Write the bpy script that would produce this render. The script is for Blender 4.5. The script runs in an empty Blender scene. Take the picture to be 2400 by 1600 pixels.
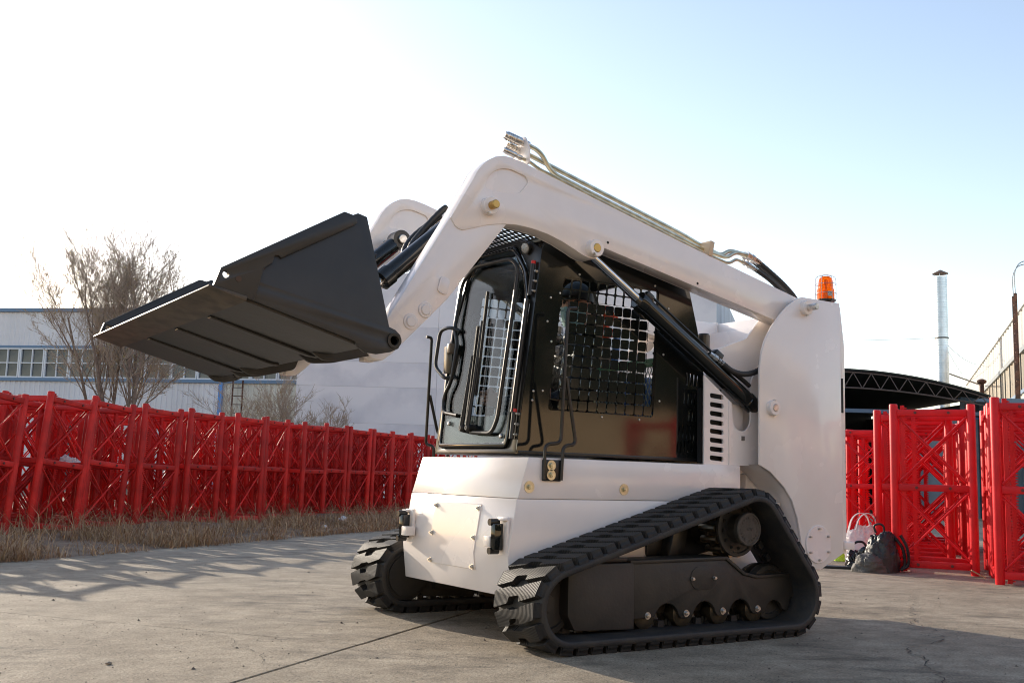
import bpy, bmesh, math, random
from mathutils import Vector, Matrix
from mathutils.geometry import tessellate_polygon
R = math.radians
rnd = random.Random(7)
sc = bpy.context.scene
COL = sc.collection

# ------------------------------------------------------------------ camera, sky, sun, exposure
cam_d = bpy.data.cameras.new('camera'); cam = bpy.data.objects.new('camera', cam_d); COL.objects.link(cam)
pitch, roll, yaw = R(7.438), R(1.6055), R(56.63)
F = Vector((math.cos(yaw)*math.cos(pitch), math.sin(yaw)*math.cos(pitch), math.sin(pitch)))
Rt = Vector((math.sin(yaw), -math.cos(yaw), 0)); Up = Rt.cross(F)
R2 = Rt*math.cos(roll)+Up*math.sin(roll); U2 = -Rt*math.sin(roll)+Up*math.cos(roll)
cam.matrix_world = Matrix(((R2.x,U2.x,-F.x,0),(R2.y,U2.y,-F.y,0),(R2.z,U2.z,-F.z,.75),(0,0,0,1)))
cam_d.sensor_width = 36; cam_d.lens = 36*2425.8/2400; cam_d.clip_start = .05; cam_d.clip_end = 2000
sc.camera = cam

SUN_AZ, SUN_EL = R(98), R(17.3)           # azimuth from +X towards +Y
sdir = Vector((math.cos(SUN_AZ)*math.cos(SUN_EL), math.sin(SUN_AZ)*math.cos(SUN_EL), math.sin(SUN_EL)))
world = bpy.data.worlds.new('World'); sc.world = world; world.use_nodes = True
wn = world.node_tree.nodes; wl = world.node_tree.links
sky = wn.new('ShaderNodeTexSky'); sky.sky_type = 'NISHITA'; sky.sun_disc = False
sky.sun_elevation = SUN_EL; sky.sun_rotation = math.atan2(sdir.x, sdir.y)
sky.air_density = 1.0; sky.dust_density = .45; sky.ozone_density = 1.6; sky.altitude = 50
tint = wn.new('ShaderNodeMix'); tint.data_type = 'RGBA'; tint.blend_type = 'MULTIPLY'; tint.inputs[0].default_value = 1
wl.new(sky.outputs[0], tint.inputs[6]); tint.inputs[7].default_value = (1.16, .955, .84, 1)     # daylight white balance
wl.new(tint.outputs[2], wn['Background'].inputs[0]); wn['Background'].inputs[1].default_value = .15
sun_d = bpy.data.lights.new('sun', 'SUN'); sun_d.energy = 2.6; sun_d.angle = R(.5); sun_d.color = (1, .88, .72)
sun = bpy.data.objects.new('sun', sun_d); COL.objects.link(sun)
sun.rotation_euler = (-sdir).to_track_quat('-Z', 'Y').to_euler(); sun.location = (0, 0, 20)
sc.view_settings.view_transform = 'Standard'; sc.view_settings.look = 'None'
sc.view_settings.gamma = 1; sc.view_settings.use_curve_mapping = False
sc.view_settings.exposure = 1.18
sc.cycles.filter_width = 1.05

# ------------------------------------------------------------------ materials
MATS = {}
def M(name, col, rough=.5, metal=0., var=.0, vscale=6., bump=0., bscale=60., coat=0., col2=None, spec=.5, stretch=None, detail=6., lo=.42, hi=.62):
    if name in MATS: return MATS[name]
    m = bpy.data.materials.new(name); m.use_nodes = True
    n = m.node_tree.nodes; l = m.node_tree.links; b = n['Principled BSDF']
    b.inputs['Base Color'].default_value = (*col, 1); b.inputs['Roughness'].default_value = rough
    b.inputs['Metallic'].default_value = metal; b.inputs['Coat Weight'].default_value = coat
    b.inputs['Coat Roughness'].default_value = .08
    b.inputs['Specular IOR Level'].default_value = spec
    tc = n.new('ShaderNodeTexCoord'); vec = tc.outputs['Object']
    if stretch:
        mp = n.new('ShaderNodeMapping'); mp.inputs['Scale'].default_value = stretch; l.new(vec, mp.inputs[0]); vec = mp.outputs[0]
    if var or col2:
        t = n.new('ShaderNodeTexNoise'); t.inputs['Scale'].default_value = vscale; t.inputs['Detail'].default_value = detail; l.new(vec, t.inputs['Vector'])
        r = n.new('ShaderNodeValToRGB'); l.new(t.outputs['Fac'], r.inputs[0])
        r.color_ramp.elements[0].position = lo; r.color_ramp.elements[1].position = hi
        a = col; c2 = col2 if col2 else tuple(min(1, c*(1+var)) for c in col); a = col if col2 else tuple(c*(1-var) for c in col)
        r.color_ramp.elements[0].color = (*a, 1); r.color_ramp.elements[1].color = (*c2, 1)
        l.new(r.outputs[0], b.inputs['Base Color'])
        rr = n.new('ShaderNodeMapRange'); rr.inputs['To Min'].default_value = max(.02, rough*.85); rr.inputs['To Max'].default_value = min(1, rough*1.2)
        l.new(t.outputs['Fac'], rr.inputs[0]); l.new(rr.outputs[0], b.inputs['Roughness'])
    if bump:
        t2 = n.new('ShaderNodeTexNoise'); t2.inputs['Scale'].default_value = bscale; t2.inputs['Detail'].default_value = 5; l.new(vec, t2.inputs['Vector'])
        bp = n.new('ShaderNodeBump'); bp.inputs['Strength'].default_value = bump; bp.inputs['Distance'].default_value = .02
        l.new(t2.outputs['Fac'], bp.inputs['Height']); l.new(bp.outputs[0], b.inputs['Normal'])
    MATS[name] = m; return m
WHITE = M('white_paint', (.88, .81, .765), .26, var=.03, vscale=2.5, bump=.015, bscale=3, coat=.4)
GLOSSB = M('gloss_black_paint', (.010, .011, .010), .07, var=.15, vscale=3, bump=.012, bscale=4, coat=.15)
BLACK = M('black_paint', (.016, .016, .015), .3, var=.2, vscale=8, bump=.006, bscale=30)
SATIN = M('satin_black_steel', (.028, .027, .025), .42, var=.18, vscale=3, bump=.04, bscale=25)
UNDER = M('dusty_black_frame', (.024, .023, .020), .5, col2=(.040, .035, .028), vscale=5, bump=.06, bscale=60)
RUBBER = M('black_rubber', (.020, .020, .020), .62, col2=(.040, .036, .030), vscale=9, bump=.15, bscale=120)
HOSE = M('ribbed_hose_rubber', (.018, .018, .018), .5, bump=.1, bscale=200)
CHROME = M('chrome_rod', (.72, .70, .68), .12, 1.)
ZINC = M('yellow_zinc_steel', (.64, .61, .46), .34, 1., var=.15, vscale=20)
STEEL = M('bright_bolt_steel', (.62, .60, .56), .3, 1., var=.2, vscale=40)
BRASS = M('brass_pin', (.55, .36, .12), .35, 1.)
WORN = M('worn_bare_steel', (.10, .078, .055), .45, .5, col2=(.06, .05, .04), vscale=9, stretch=(1.6, 1, 1), detail=10, bump=.05, bscale=30)
TAN = M('tan_plastic_clamp', (.62, .46, .30), .5)
RED = M('red_mast_paint', (.68, .010, .016), .42, var=.10, vscale=4, bump=.03, bscale=30, spec=.3)
def vary(m, lo=.82, hi=1.12):
    n = m.node_tree.nodes; l = m.node_tree.links; b = n['Principled BSDF']; oi = n.new('ShaderNodeObjectInfo'); mr = n.new('ShaderNodeMapRange'); mr.inputs['To Min'].default_value = lo; mr.inputs['To Max'].default_value = hi
    l.new(oi.outputs['Random'], mr.inputs[0]); mx = n.new('ShaderNodeVectorMath'); mx.operation = 'SCALE'; src = b.inputs['Base Color'].links[0].from_socket
    l.new(src, mx.inputs[0]); l.new(mr.outputs[0], mx.inputs['Scale']); l.new(mx.outputs[0], b.inputs['Base Color'])
vary(RED)
REDTIP = M('red_plastic', (.6, .02, .02), .4)
SHADEDRED = M('shaded_red_paint', (.60, .024, .018), .5, var=.18, vscale=4, bump=.05, bscale=30, spec=.28)  # same mast paint as RED, with weaker bounce light put into its colour
vary(SHADEDRED, .72, 1.12)
CLOTHB = M('black_nylon', (.012, .012, .014), .45, bump=.3, bscale=30)
SKIN = M('skin', (.45, .23, .16), .5)
HAIR = M('dark_hair', (.012, .010, .009), .6)
MASKM = M('surgical_mask_cloth', (.34, .52, .52), .8, bump=.2, bscale=40)
GREENP = M('pale_green_paint', (.20, .38, .20), .5, var=.1)
BLUEP = M('blue_paint', (.035, .13, .38), .4, var=.15)
ORANGEP = M('orange_red_paint', (.75, .07, .02), .4)
RUST = M('rusty_steel', (.14, .055, .03), .8, col2=(.06, .03, .022), vscale=8, bump=.1)
DARKIN = M('dark_interior', (.01, .01, .01), .7)

def glass(name, col=(.9, .95, .97), base=.015, gain=.6):
    m = bpy.data.materials.new(name); m.use_nodes = True; n = m.node_tree.nodes; l = m.node_tree.links
    n.remove(n['Principled BSDF']); out = n['Material Output']
    g = n.new('ShaderNodeBsdfGlossy'); g.inputs['Roughness'].default_value = .02
    t = n.new('ShaderNodeBsdfTransparent'); t.inputs['Color'].default_value = (*col, 1)
    lw_ = n.new('ShaderNodeLayerWeight'); pw = n.new('ShaderNodeMath'); pw.operation = 'POWER'; l.new(lw_.outputs['Facing'], pw.inputs[0]); pw.inputs[1].default_value = 4
    fr = n.new('ShaderNodeMath'); fr.operation = 'MULTIPLY_ADD'; l.new(pw.outputs[0], fr.inputs[0]); fr.inputs[1].default_value = gain; fr.inputs[2].default_value = base
    mx = n.new('ShaderNodeMixShader'); l.new(fr.outputs[0], mx.inputs[0]); l.new(t.outputs[0], mx.inputs[1]); l.new(g.outputs[0], mx.inputs[2])
    l.new(mx.outputs[0], out.inputs[0]); return m
GLASS = glass('cab_glass', (.80, .86, .88)); SGLASS = glass('side_window_glass', (.94, .95, .95), .004, .15)
def amber_mat():
    m = bpy.data.materials.new('amber_lens'); m.use_nodes = True; n = m.node_tree.nodes; l = m.node_tree.links; b = n['Principled BSDF']
    b.inputs['Base Color'].default_value = (1, .26, .0, 1); b.inputs['Roughness'].default_value = .12; b.inputs['Coat Weight'].default_value = .4
    t = n.new('ShaderNodeBsdfTranslucent'); t.inputs[0].default_value = (1, .33, .0, 1); tr = n.new('ShaderNodeBsdfTransparent'); tr.inputs[0].default_value = (1, .42, .02, 1)
    a = n.new('ShaderNodeMixShader'); a.inputs[0].default_value = .55; l.new(b.outputs[0], a.inputs[1]); l.new(t.outputs[0], a.inputs[2])
    c = n.new('ShaderNodeMixShader'); c.inputs[0].default_value = .45; l.new(a.outputs[0], c.inputs[1]); l.new(tr.outputs[0], c.inputs[2]); l.new(c.outputs[0], n['Material Output'].inputs[0]); return m
AMBER = amber_mat()
def plastic_bag_mat():
    m = bpy.data.materials.new('thin_white_plastic'); m.use_nodes = True; n = m.node_tree.nodes; l = m.node_tree.links
    b = n['Principled BSDF']; b.inputs['Base Color'].default_value = (.8, .74, .74, 1); b.inputs['Roughness'].default_value = .35
    tr = n.new('ShaderNodeBsdfTranslucent'); tr.inputs[0].default_value = (.8, .74, .74, 1)
    mx = n.new('ShaderNodeMixShader'); mx.inputs[0].default_value = .5; l.new(b.outputs[0], mx.inputs[1]); l.new(tr.outputs[0], mx.inputs[2])
    l.new(mx.outputs[0], n['Material Output'].inputs[0]); return m
PBAG = plastic_bag_mat()
def lug_mat():
    m = RUBBER.copy(); m.name = 'grooved_tread_rubber'; n = m.node_tree.nodes; l = m.node_tree.links; b = n['Principled BSDF']
    g = n.new('ShaderNodeNewGeometry'); w = n.new('ShaderNodeTexWave'); w.bands_direction = 'Y'; w.inputs['Scale'].default_value = 32.; w.inputs['Distortion'].default_value = 0
    l.new(g.outputs['Position'], w.inputs['Vector'])
    bp = n.new('ShaderNodeBump'); bp.inputs['Strength'].default_value = .7; bp.inputs['Distance'].default_value = .004
    l.new(w.outputs['Fac'], bp.inputs['Height'])
    for k in n:
        if k.type == 'BUMP' and k != bp: l.new(k.outputs[0], bp.inputs['Normal'])
    l.new(bp.outputs[0], b.inputs['Normal']); b.inputs['Roughness'].default_value = .62; b.inputs['Specular IOR Level'].default_value = .3
    for lk in list(b.inputs['Roughness'].links): l.remove(lk)
    return m
TREAD = lug_mat()

# ------------------------------------------------------------------ mesh helpers
def tag(o, label=None, cat=None, group=None, kind=None):
    if label: o['label'] = label
    if cat: o['category'] = cat
    if group: o['group'] = group
    if kind: o['kind'] = kind
    return o
def wpos(o):
    p = Vector((0, 0, 0))
    while o: p += o.location; o = o.parent
    return p
def empty(name, loc, label=None, cat=None, group=None):
    o = bpy.data.objects.new(name, None); o.location = loc; o.empty_display_size = .2; COL.objects.link(o)
    return tag(o, label, cat, group)
class MB:
    def __init__(s): s.v = []; s.f = []
    def add(s, vs, fs):
        k = len(s.v); s.v += [Vector(p) for p in vs]; s.f += [tuple(i+k for i in f) for f in fs]; return s
    def box(s, c, d, m=None):
        c = Vector(c); x, y, z = d[0]/2, d[1]/2, d[2]/2
        vs = [Vector((a*x, b*y, e*z)) for a in (-1, 1) for b in (-1, 1) for e in (-1, 1)]
        if m: vs = [m @ p for p in vs]
        return s.add([p+c for p in vs], [(0,1,3,2),(4,6,7,5),(0,4,5,1),(2,3,7,6),(0,2,6,4),(1,5,7,3)])
    def bar(s, p0, p1, w, h, up=(0, 0, 1)):
        p0, p1 = Vector(p0), Vector(p1); d = (p1-p0).normalized(); a = d.cross(Vector(up))
        if a.length < 1e-4: a = d.cross(Vector((1, 0, 0)))
        a.normalize(); b = a.cross(d)
        q = [a*(w/2)*i+b*(h/2)*j for i, j in ((-1,-1),(1,-1),(1,1),(-1,1))]
        return s.add([p0+k for k in q]+[p1+k for k in q], [(3,2,1,0),(4,5,6,7),(0,1,5,4),(1,2,6,5),(2,3,7,6),(3,0,4,7)])
    def cyl(s, p0, p1, r0, r1=None, n=16, caps=True):
        r1 = r0 if r1 is None else r1
        p0, p1 = Vector(p0), Vector(p1); d = (p1-p0).normalized(); a = d.orthogonal().normalized(); b = d.cross(a)
        vs = []
        for p, r in ((p0, r0), (p1, r1)):
            vs += [p+(a*math.cos(2*math.pi*i/n)+b*math.sin(2*math.pi*i/n))*r for i in range(n)]
        fs = [(i, (i+1) % n, n+(i+1) % n, n+i) for i in range(n)]
        if caps: fs += [tuple(range(n-1, -1, -1)), tuple(range(n, 2*n))]
        return s.add(vs, fs)
    def lathe(s, org, axis, prof, n=24):        # prof: (distance along axis, radius)
        o, d = Vector(org), Vector(axis).normalized(); a = d.orthogonal().normalized(); b = d.cross(a); vs = []; fs = []
        for t, r in prof:
            vs += [o+d*t+(a*math.cos(2*math.pi*i/n)+b*math.sin(2*math.pi*i/n))*max(r, 1e-4) for i in range(n)]
        for k in range(len(prof)-1):
            fs += [(k*n+i, k*n+(i+1) % n, (k+1)*n+(i+1) % n, (k+1)*n+i) for i in range(n)]
        fs += [tuple(range(n-1, -1, -1)), tuple(range((len(prof)-1)*n, len(prof)*n))]
        return s.add(vs, fs)
    def tube(s, pts, r, n=8, caps=True):
        pts = [Vector(p) for p in pts]; rs = r if isinstance(r, (list, tuple)) else [r]*len(pts)
        d0 = (pts[1]-pts[0]).normalized(); a = d0.orthogonal().normalized(); vs = []; fs = []
        for i, p in enumerate(pts):
            d = (pts[min(i+1, len(pts)-1)]-pts[max(i-1, 0)]).normalized()
            a = (a-d*a.dot(d)).normalized(); b = d.cross(a)
            vs += [p+(a*math.cos(2*math.pi*k/n)+b*math.sin(2*math.pi*k/n))*rs[i] for k in range(n)]
        for i in range(len(pts)-1):
            fs += [(i*n+k, i*n+(k+1) % n, (i+1)*n+(k+1) % n, (i+1)*n+k) for k in range(n)]
        if caps: fs += [tuple(range(n-1, -1, -1)), tuple(range((len(pts)-1)*n, len(pts)*n))]
        return s.add(vs, fs)
    def plate(s, loops, f, t0, t1):             # loops of 2-D points, first is the outline; f(u,v,t) -> 3-D
        flat = [p for lp in loops for p in lp]
        tris = tessellate_polygon([[Vector((u, v, 0)) for u, v in lp] for lp in loops]); n = len(flat)
        fs = [tuple(t) for t in tris]+[tuple(i+n for i in reversed(t)) for t in tris]
        k = 0
        for lp in loops:
            m = len(lp); fs += [(k+i, k+(i+1) % m, n+k+(i+1) % m, n+k+i) for i in range(m)]; k += m
        return s.add([f(u, v, t0) for u, v in flat]+[f(u, v, t1) for u, v in flat], fs)
    def build(s, name, mat, parent=None, bevel=0, smooth=35, seg=2, fix=True):
        c = sum(s.v, Vector())/len(s.v)
        lo = Vector([min(p[i] for p in s.v) for i in range(3)]); hi = Vector([max(p[i] for p in s.v) for i in range(3)]); c = (lo+hi)/2
        me = bpy.data.meshes.new(name); me.from_pydata([p-c for p in s.v], [], s.f); me.update()
        if fix or bevel:
            bm = bmesh.new(); bm.from_mesh(me)
            if fix: bmesh.ops.recalc_face_normals(bm, faces=bm.faces)
            if bevel:
                bmesh.ops.dissolve_limit(bm, angle_limit=R(.5), verts=bm.verts, edges=bm.edges)
                es = [e for e in bm.edges if len(e.link_faces) == 2 and e.calc_face_angle(0) > R(28)]
                bmesh.ops.bevel(bm, geom=es, offset=bevel, offset_type='OFFSET', segments=seg, affect='EDGES', clamp_overlap=True, profile=.5)
            bm.to_mesh(me); bm.free()
        me.materials.append(mat)
        if smooth:
            me.shade_smooth(); me.set_sharp_from_angle(angle=R(min(smooth, 24) if bevel and seg == 2 else smooth))
        o = bpy.data.objects.new(name, me); COL.objects.link(o)
        o.location = c - (wpos(parent) if parent else Vector())
        if parent: o.parent = parent
        return o
def copy_tree(o, parent=None):
    c = o.copy(); COL.objects.link(c); c.parent = parent
    for ch in o.children: copy_tree(ch, c)
    return c
def arcpts(cx, cy, r, a0, a1, n=8): return [(cx+r*math.cos(R(a0+(a1-a0)*i/n)), cy+r*math.sin(R(a0+(a1-a0)*i/n))) for i in range(n+1)]
def rounded(pts, r, n=4):                       # round the corners of a 2-D polygon
    out = []; m = len(pts)
    for i in range(m):
        p = Vector(pts[i]); a = Vector(pts[i-1]); b = Vector(pts[(i+1) % m])
        k = min(r, (a-p).length*.45, (b-p).length*.45); p0 = p+(a-p).normalized()*k; p1 = p+(b-p).normalized()*k
        for j in range(n+1):
            t = j/n; q = p0*(1-t)**2+p*2*t*(1-t)+p1*t*t; out.append((q.x, q.y))
    return out
def smooth_path(pts, n=6):                      # Catmull-Rom
    P = [Vector(p) for p in pts]; P = [P[0]*2-P[1]]+P+[P[-1]*2-P[-2]]; out = []
    for i in range(1, len(P)-2):
        for j in range(n):
            t = j/n; a, b, c, d = P[i-1], P[i], P[i+1], P[i+2]
            out.append(.5*((2*b)+(c-a)*t+(2*a-5*b+4*c-d)*t*t+(3*b-3*c+d-a)*t**3))
    out.append(P[-2]); return out
def fillet(pts, r, n=5):                        # 3-D polyline with rounded bends
    P = [Vector(p) for p in pts]; out = [P[0]]
    for i in range(1, len(P)-1):
        a, p, b = P[i-1], P[i], P[i+1]; k = min(r, (a-p).length*.45, (b-p).length*.45)
        p0 = p+(a-p).normalized()*k; p1 = p+(b-p).normalized()*k
        out += [p0*(1-j/n)**2+p*2*(j/n)*(1-j/n)+p1*(j/n)**2 for j in range(n+1)]
    return out+[P[-1]]


from mathutils import noise as mnoise
# ------------------------------------------------------------------ ground
def concrete_mat(name='yard_concrete'):
    m = bpy.data.materials.new(name); m.use_nodes = True; n = m.node_tree.nodes; l = m.node_tree.links; b = n['Principled BSDF']
    g = n.new('ShaderNodeNewGeometry'); pos = g.outputs['Position']
    def noise(scale, detail=6, rough=.6, vec=pos, dist=0.):
        t = n.new('ShaderNodeTexNoise'); t.inputs['Scale'].default_value = scale; t.inputs['Detail'].default_value = detail
        t.inputs['Roughness'].default_value = rough; t.inputs['Distortion'].default_value = dist; l.new(vec, t.inputs['Vector']); return t.outputs['Fac']
    def ramp(fac, p0, c0, p1, c1):
        r = n.new('ShaderNodeValToRGB'); l.new(fac, r.inputs[0]); e = r.color_ramp.elements
        e[0].position = p0; e[0].color = (*c0, 1); e[1].position = p1; e[1].color = (*c1, 1); return r.outputs[0]
    def mix(a, bcol, fac, mode='MIX'):
        x = n.new('ShaderNodeMix'); x.data_type = 'RGBA'; x.blend_type = mode
        if isinstance(fac, float): x.inputs[0].default_value = fac
        else: l.new(fac, x.inputs[0])
        l.new(a, x.inputs[6]) if not isinstance(a, tuple) else setattr(x.inputs[6], 'default_value', a)
        l.new(bcol, x.inputs[7]) if not isinstance(bcol, tuple) else setattr(x.inputs[7], 'default_value', bcol)
        return x.outputs[2]
    base = ramp(noise(.8, 8, .7), .34, (.325, .265, .19), .70, (.51, .43, .32))
    # tyre-worn dark streaks, drawn out along one direction
    mr = n.new('ShaderNodeMapping'); mr.inputs['Rotation'].default_value = (0, 0, R(33)); l.new(pos, mr.inputs[0])
    mp = n.new('ShaderNodeMapping'); mp.inputs['Scale'].default_value = (1., 3.2, 1); l.new(mr.outputs[0], mp.inputs[0])
    streak = ramp(noise(1.3, 10, .78, mp.outputs[0], .8), .47, (0, 0, 0), .66, (1, 1, 1))
    area = ramp(noise(.6, 4, .6), .46, (0, 0, 0), .58, (1, 1, 1))
    mk = n.new('ShaderNodeMath'); mk.operation = 'MULTIPLY'; l.new(streak, mk.inputs[0]); l.new(area, mk.inputs[1])
    mk2 = n.new('ShaderNodeMath'); mk2.operation = 'MULTIPLY'; l.new(mk.outputs[0], mk2.inputs[0]); mk2.inputs[1].default_value = .92
    c = mix(base, (.115, .098, .075, 1), mk2.outputs[0])
    pale = ramp(noise(1.7, 10, .8, mp.outputs[0]), .56, (0, 0, 0), .74, (.5, .5, .5)); c = mix(c, (.66, .58, .46, 1), pale)
    c = mix(c, ramp(noise(5, 10, .8), .36, (.62, .61, .59), .60, (1.08, 1.08, 1.08)), 1., 'MULTIPLY')
    fine = noise(95, 5, .8); c = mix(c, ramp(fine, .36, (.42, .40, .38), .56, (1.12, 1.12, 1.12)), .9, 'MULTIPLY')
    grit = n.new('ShaderNodeTexVoronoi'); grit.inputs['Scale'].default_value = 17; l.new(pos, grit.inputs['Vector'])
    c = mix((.07, .06, .05, 1), c, ramp(grit.outputs['Distance'], .04, (0, 0, 0), .06, (1, 1, 1)))
    l.new(c, b.inputs['Base Color']); b.inputs['Roughness'].default_value = .82; b.inputs['Specular IOR Level'].default_value = .35
    ht = n.new('ShaderNodeMath'); ht.operation = 'MULTIPLY_ADD'; l.new(fine, ht.inputs[0]); ht.inputs[1].default_value = .5; l.new(noise(28, 8, .7), ht.inputs[2])
    bp = n.new('ShaderNodeBump'); bp.inputs['Strength'].default_value = .9; bp.inputs['Distance'].default_value = .010
    l.new(ht.outputs[0], bp.inputs['Height']); l.new(bp.outputs[0], b.inputs['Normal'])
    return m
CONC = concrete_mat()
SOIL = M('dry_soil', (.16, .105, .065), .95, col2=(.24, .17, .11), vscale=3, bump=.5, bscale=14)
mb = MB(); mb.add([(-500,-500,-.06),(500,-500,-.06),(500,500,-.06),(-500,500,-.06)], [(0,1,2,3)])
ground = mb.build('ground', SOIL, smooth=0, fix=False); tag(ground, kind='structure')
eu, en = Vector((.8, .6, 0)), Vector((-.6, .8, 0))
def un(u, n, z=0.): return eu*u+en*n+Vector((0, 0, z))
ns = [6.3, 2.184]+[2.184-4.1*k for k in range(1, 8)]
us = [4.2+5*k for k in range(-5, 12)]
for i in range(len(ns)-1):
    for j in range(len(us)-1):
        g1, g2 = .008, .0012
        a, b_, c_, d_ = us[j]+g2, us[j+1]-g2, ns[i+1]+g1, ns[i]-g1
        s = MB(); q = [un(a, c_), un(b_, c_), un(b_, d_), un(a, d_)]; dz = rnd.uniform(-.002, .002)
        s.add([p+Vector((0, 0, -.12)) for p in q]+[p+Vector((0, 0, dz*.4)) for p in q], [(3,2,1,0),(4,5,6,7),(0,1,5,4),(1,2,6,5),(2,3,7,6),(3,0,4,7)])
        s.build('concrete_slab', CONC, ground, bevel=.003, smooth=0, seg=1)
# cracks in the concrete
def crack(pts, w, seed):
    r = random.Random(seed); P = [Vector((x, y, .0)) for x, y in pts]; L_ = []
    for i in range(len(P)-1):
        k = max(3, int((P[i+1]-P[i]).length/.05)); d = (P[i+1]-P[i]).normalized(); s_ = Vector((-d.y, d.x, 0))
        L_ += [P[i].lerp(P[i+1], j/k)+s_*r.gauss(0, .028)+d*r.gauss(0, .01) for j in range(k)]
    L_.append(P[-1]); m = MB(); n = len(L_); vs = []
    for i, p in enumerate(L_):
        d = (L_[min(i+1, n-1)]-L_[max(i-1, 0)]).normalized(); s_ = Vector((-d.y, d.x, 0))*w*r.uniform(.25, 1)*(1-.6*abs(2*i/(n-1)-1)); vs += [p-s_+Vector((0, 0, .0045)), p+s_+Vector((0, 0, .0045))]
    m.add(vs, [(2*i, 2*i+1, 2*i+3, 2*i+2) for i in range(n-1)]); return m.build('surface_crack', M('crack_dirt', (.05, .043, .035), .95), ground, smooth=0, fix=False)
crack([(6.5, 4.62), (5.82, 4.18), (5.2, 3.72), (4.79, 3.22), (4.45, 3.2), (4.0, 2.8), (3.7, 2.5), (3.2, 2.3)], .0055, 1)
crack([(4.79, 3.22), (4.9, 2.9), (5.3, 2.75)], .003, 2)
crack([(1.537, 4.854), (1.58, 4.5), (1.559, 3.792), (1.55, 3.4)], .0022, 3)
def grit_():
    r = random.Random(5); m = MB()
    for i in range(2600):
        d = r.uniform(2.2, 9); a = yaw+r.uniform(-.5, .5); c_ = Vector((math.cos(a)*d, math.sin(a)*d, .001)); s_ = r.uniform(.0015, .0045)*(1+(r.random() < .04)*1.6); h = s_*r.uniform(.5, 1)
        if en.dot(c_) > 6.2: continue
        q = [c_+Vector((math.cos(t+i)*s_*r.uniform(.6, 1.2), math.sin(t+i)*s_*r.uniform(.6, 1.2), 0)) for t in (0, 1.57, 3.14, 4.71)]
        m.add(q+[c_+Vector((0, 0, h))], [(0,1,4),(1,2,4),(2,3,4),(3,0,4)])
    return tag(m.build('loose_grit', M('grit_stone', (.15, .125, .10), .9, var=.4, vscale=3), None, smooth=0, fix=False), 'scattered loose grit and tiny stones on the concrete yard', 'grit', kind='stuff')
grit_()
# soil verge under the left row of mast sections
s = MB(); nu, nn = 70, 24; vs = []
for i in range(nu+1):
    for j in range(nn+1):
        u = -8+i*.55; n_ = 6.22+j*.42; e = min(1, j/3)
        vs.append(un(u, n_+(rnd.uniform(-.12, .12) if j == 0 else 0), -.02+e*(.03+.05*math.sin(u*1.7+j)*math.sin(j*.9)+rnd.uniform(-.015, .02)) + (.025 if j else 0)))
s.add(vs, [(i*(nn+1)+j, (i+1)*(nn+1)+j, (i+1)*(nn+1)+j+1, i*(nn+1)+j+1) for i in range(nu) for j in range(nn)])
tag(s.build('soil_verge', SOIL, smooth=80), kind='structure')

# dry grass on the verge: uncountable, one object
def grass(name, label, count, area, hmin, hmax, mats, seed, dens=None):
    r = random.Random(seed); mb = MB(); fi = []
    k = 0
    while k < count:
        u, n_ = area(r)
        dn_ = mnoise.noise(Vector((u*1.1, n_*1.6, seed)))+.5*mnoise.noise(Vector((u*3.3, n_*4, seed+7)))
        if dn_ < -.12 and r.random() < .8: continue
        cl = r.randint(4, 9); ch = hmin+(hmax-hmin)*(r.random()**1.8*1.3)*max(.35, .85+1.3*dn_)
        for q in range(cl):
            x = un(u+r.gauss(0, .05), n_+r.gauss(0, .05), .0); h = ch*r.uniform(.4, 1.15); w = r.uniform(.0016, .0042)
            az = r.uniform(0, 6.283); lean = r.uniform(.2, 2.2)*h; d = Vector((math.cos(az), math.sin(az), 0)); sd = Vector((-d.y, d.x, 0))*w
            droop = r.uniform(.1, 1.0); p1 = x+d*lean*.35+Vector((0, 0, h*.6)); p2 = x+d*lean+Vector((0, 0, h*droop)); 
            mb.add([x-sd, x+sd, p1-sd*.8, p1+sd*.8, p2], [(0,1,3,2),(2,3,4)]); fi += [k % 3]*2; k += 1
    o = mb.build(name, mats[0], smooth=0, fix=False)
    for m in mats[1:]: o.data.materials.append(m)
    o.data.polygons.foreach_set('material_index', [min(i, len(mats)-1) for i in fi])
    return tag(o, label, 'grass', kind='stuff')
G1 = M('straw_grass', (.50, .32, .16), .8); G2 = M('brown_grass', (.28, .155, .075), .85); G3 = M('grey_grass', (.36, .235, .135), .85)
def verge(r):
    n_ = 6.22+abs(r.gauss(0, .95))+(r.random() < .2)*r.uniform(0, 2); u = r.uniform(-2.5, 18)
    if math.sin(u*2.3)+math.sin(u*5.1+1)+r.gauss(0, .8) < -.9: n_ += .25
    return u, min(n_, 9.6)
grass('dry_grass', 'tangled dry brown grass growing along the foot of the left mast row', 60000, verge, .04, .20, [G1, G2, G3], 3)
grass('dead_weeds', 'taller wispy dead weeds between the grass and the red masts', 7000, lambda r: (r.uniform(-2, 18), r.uniform(7.4, 9.4)), .2, .42, [G1, G2, G3], 5)

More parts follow.
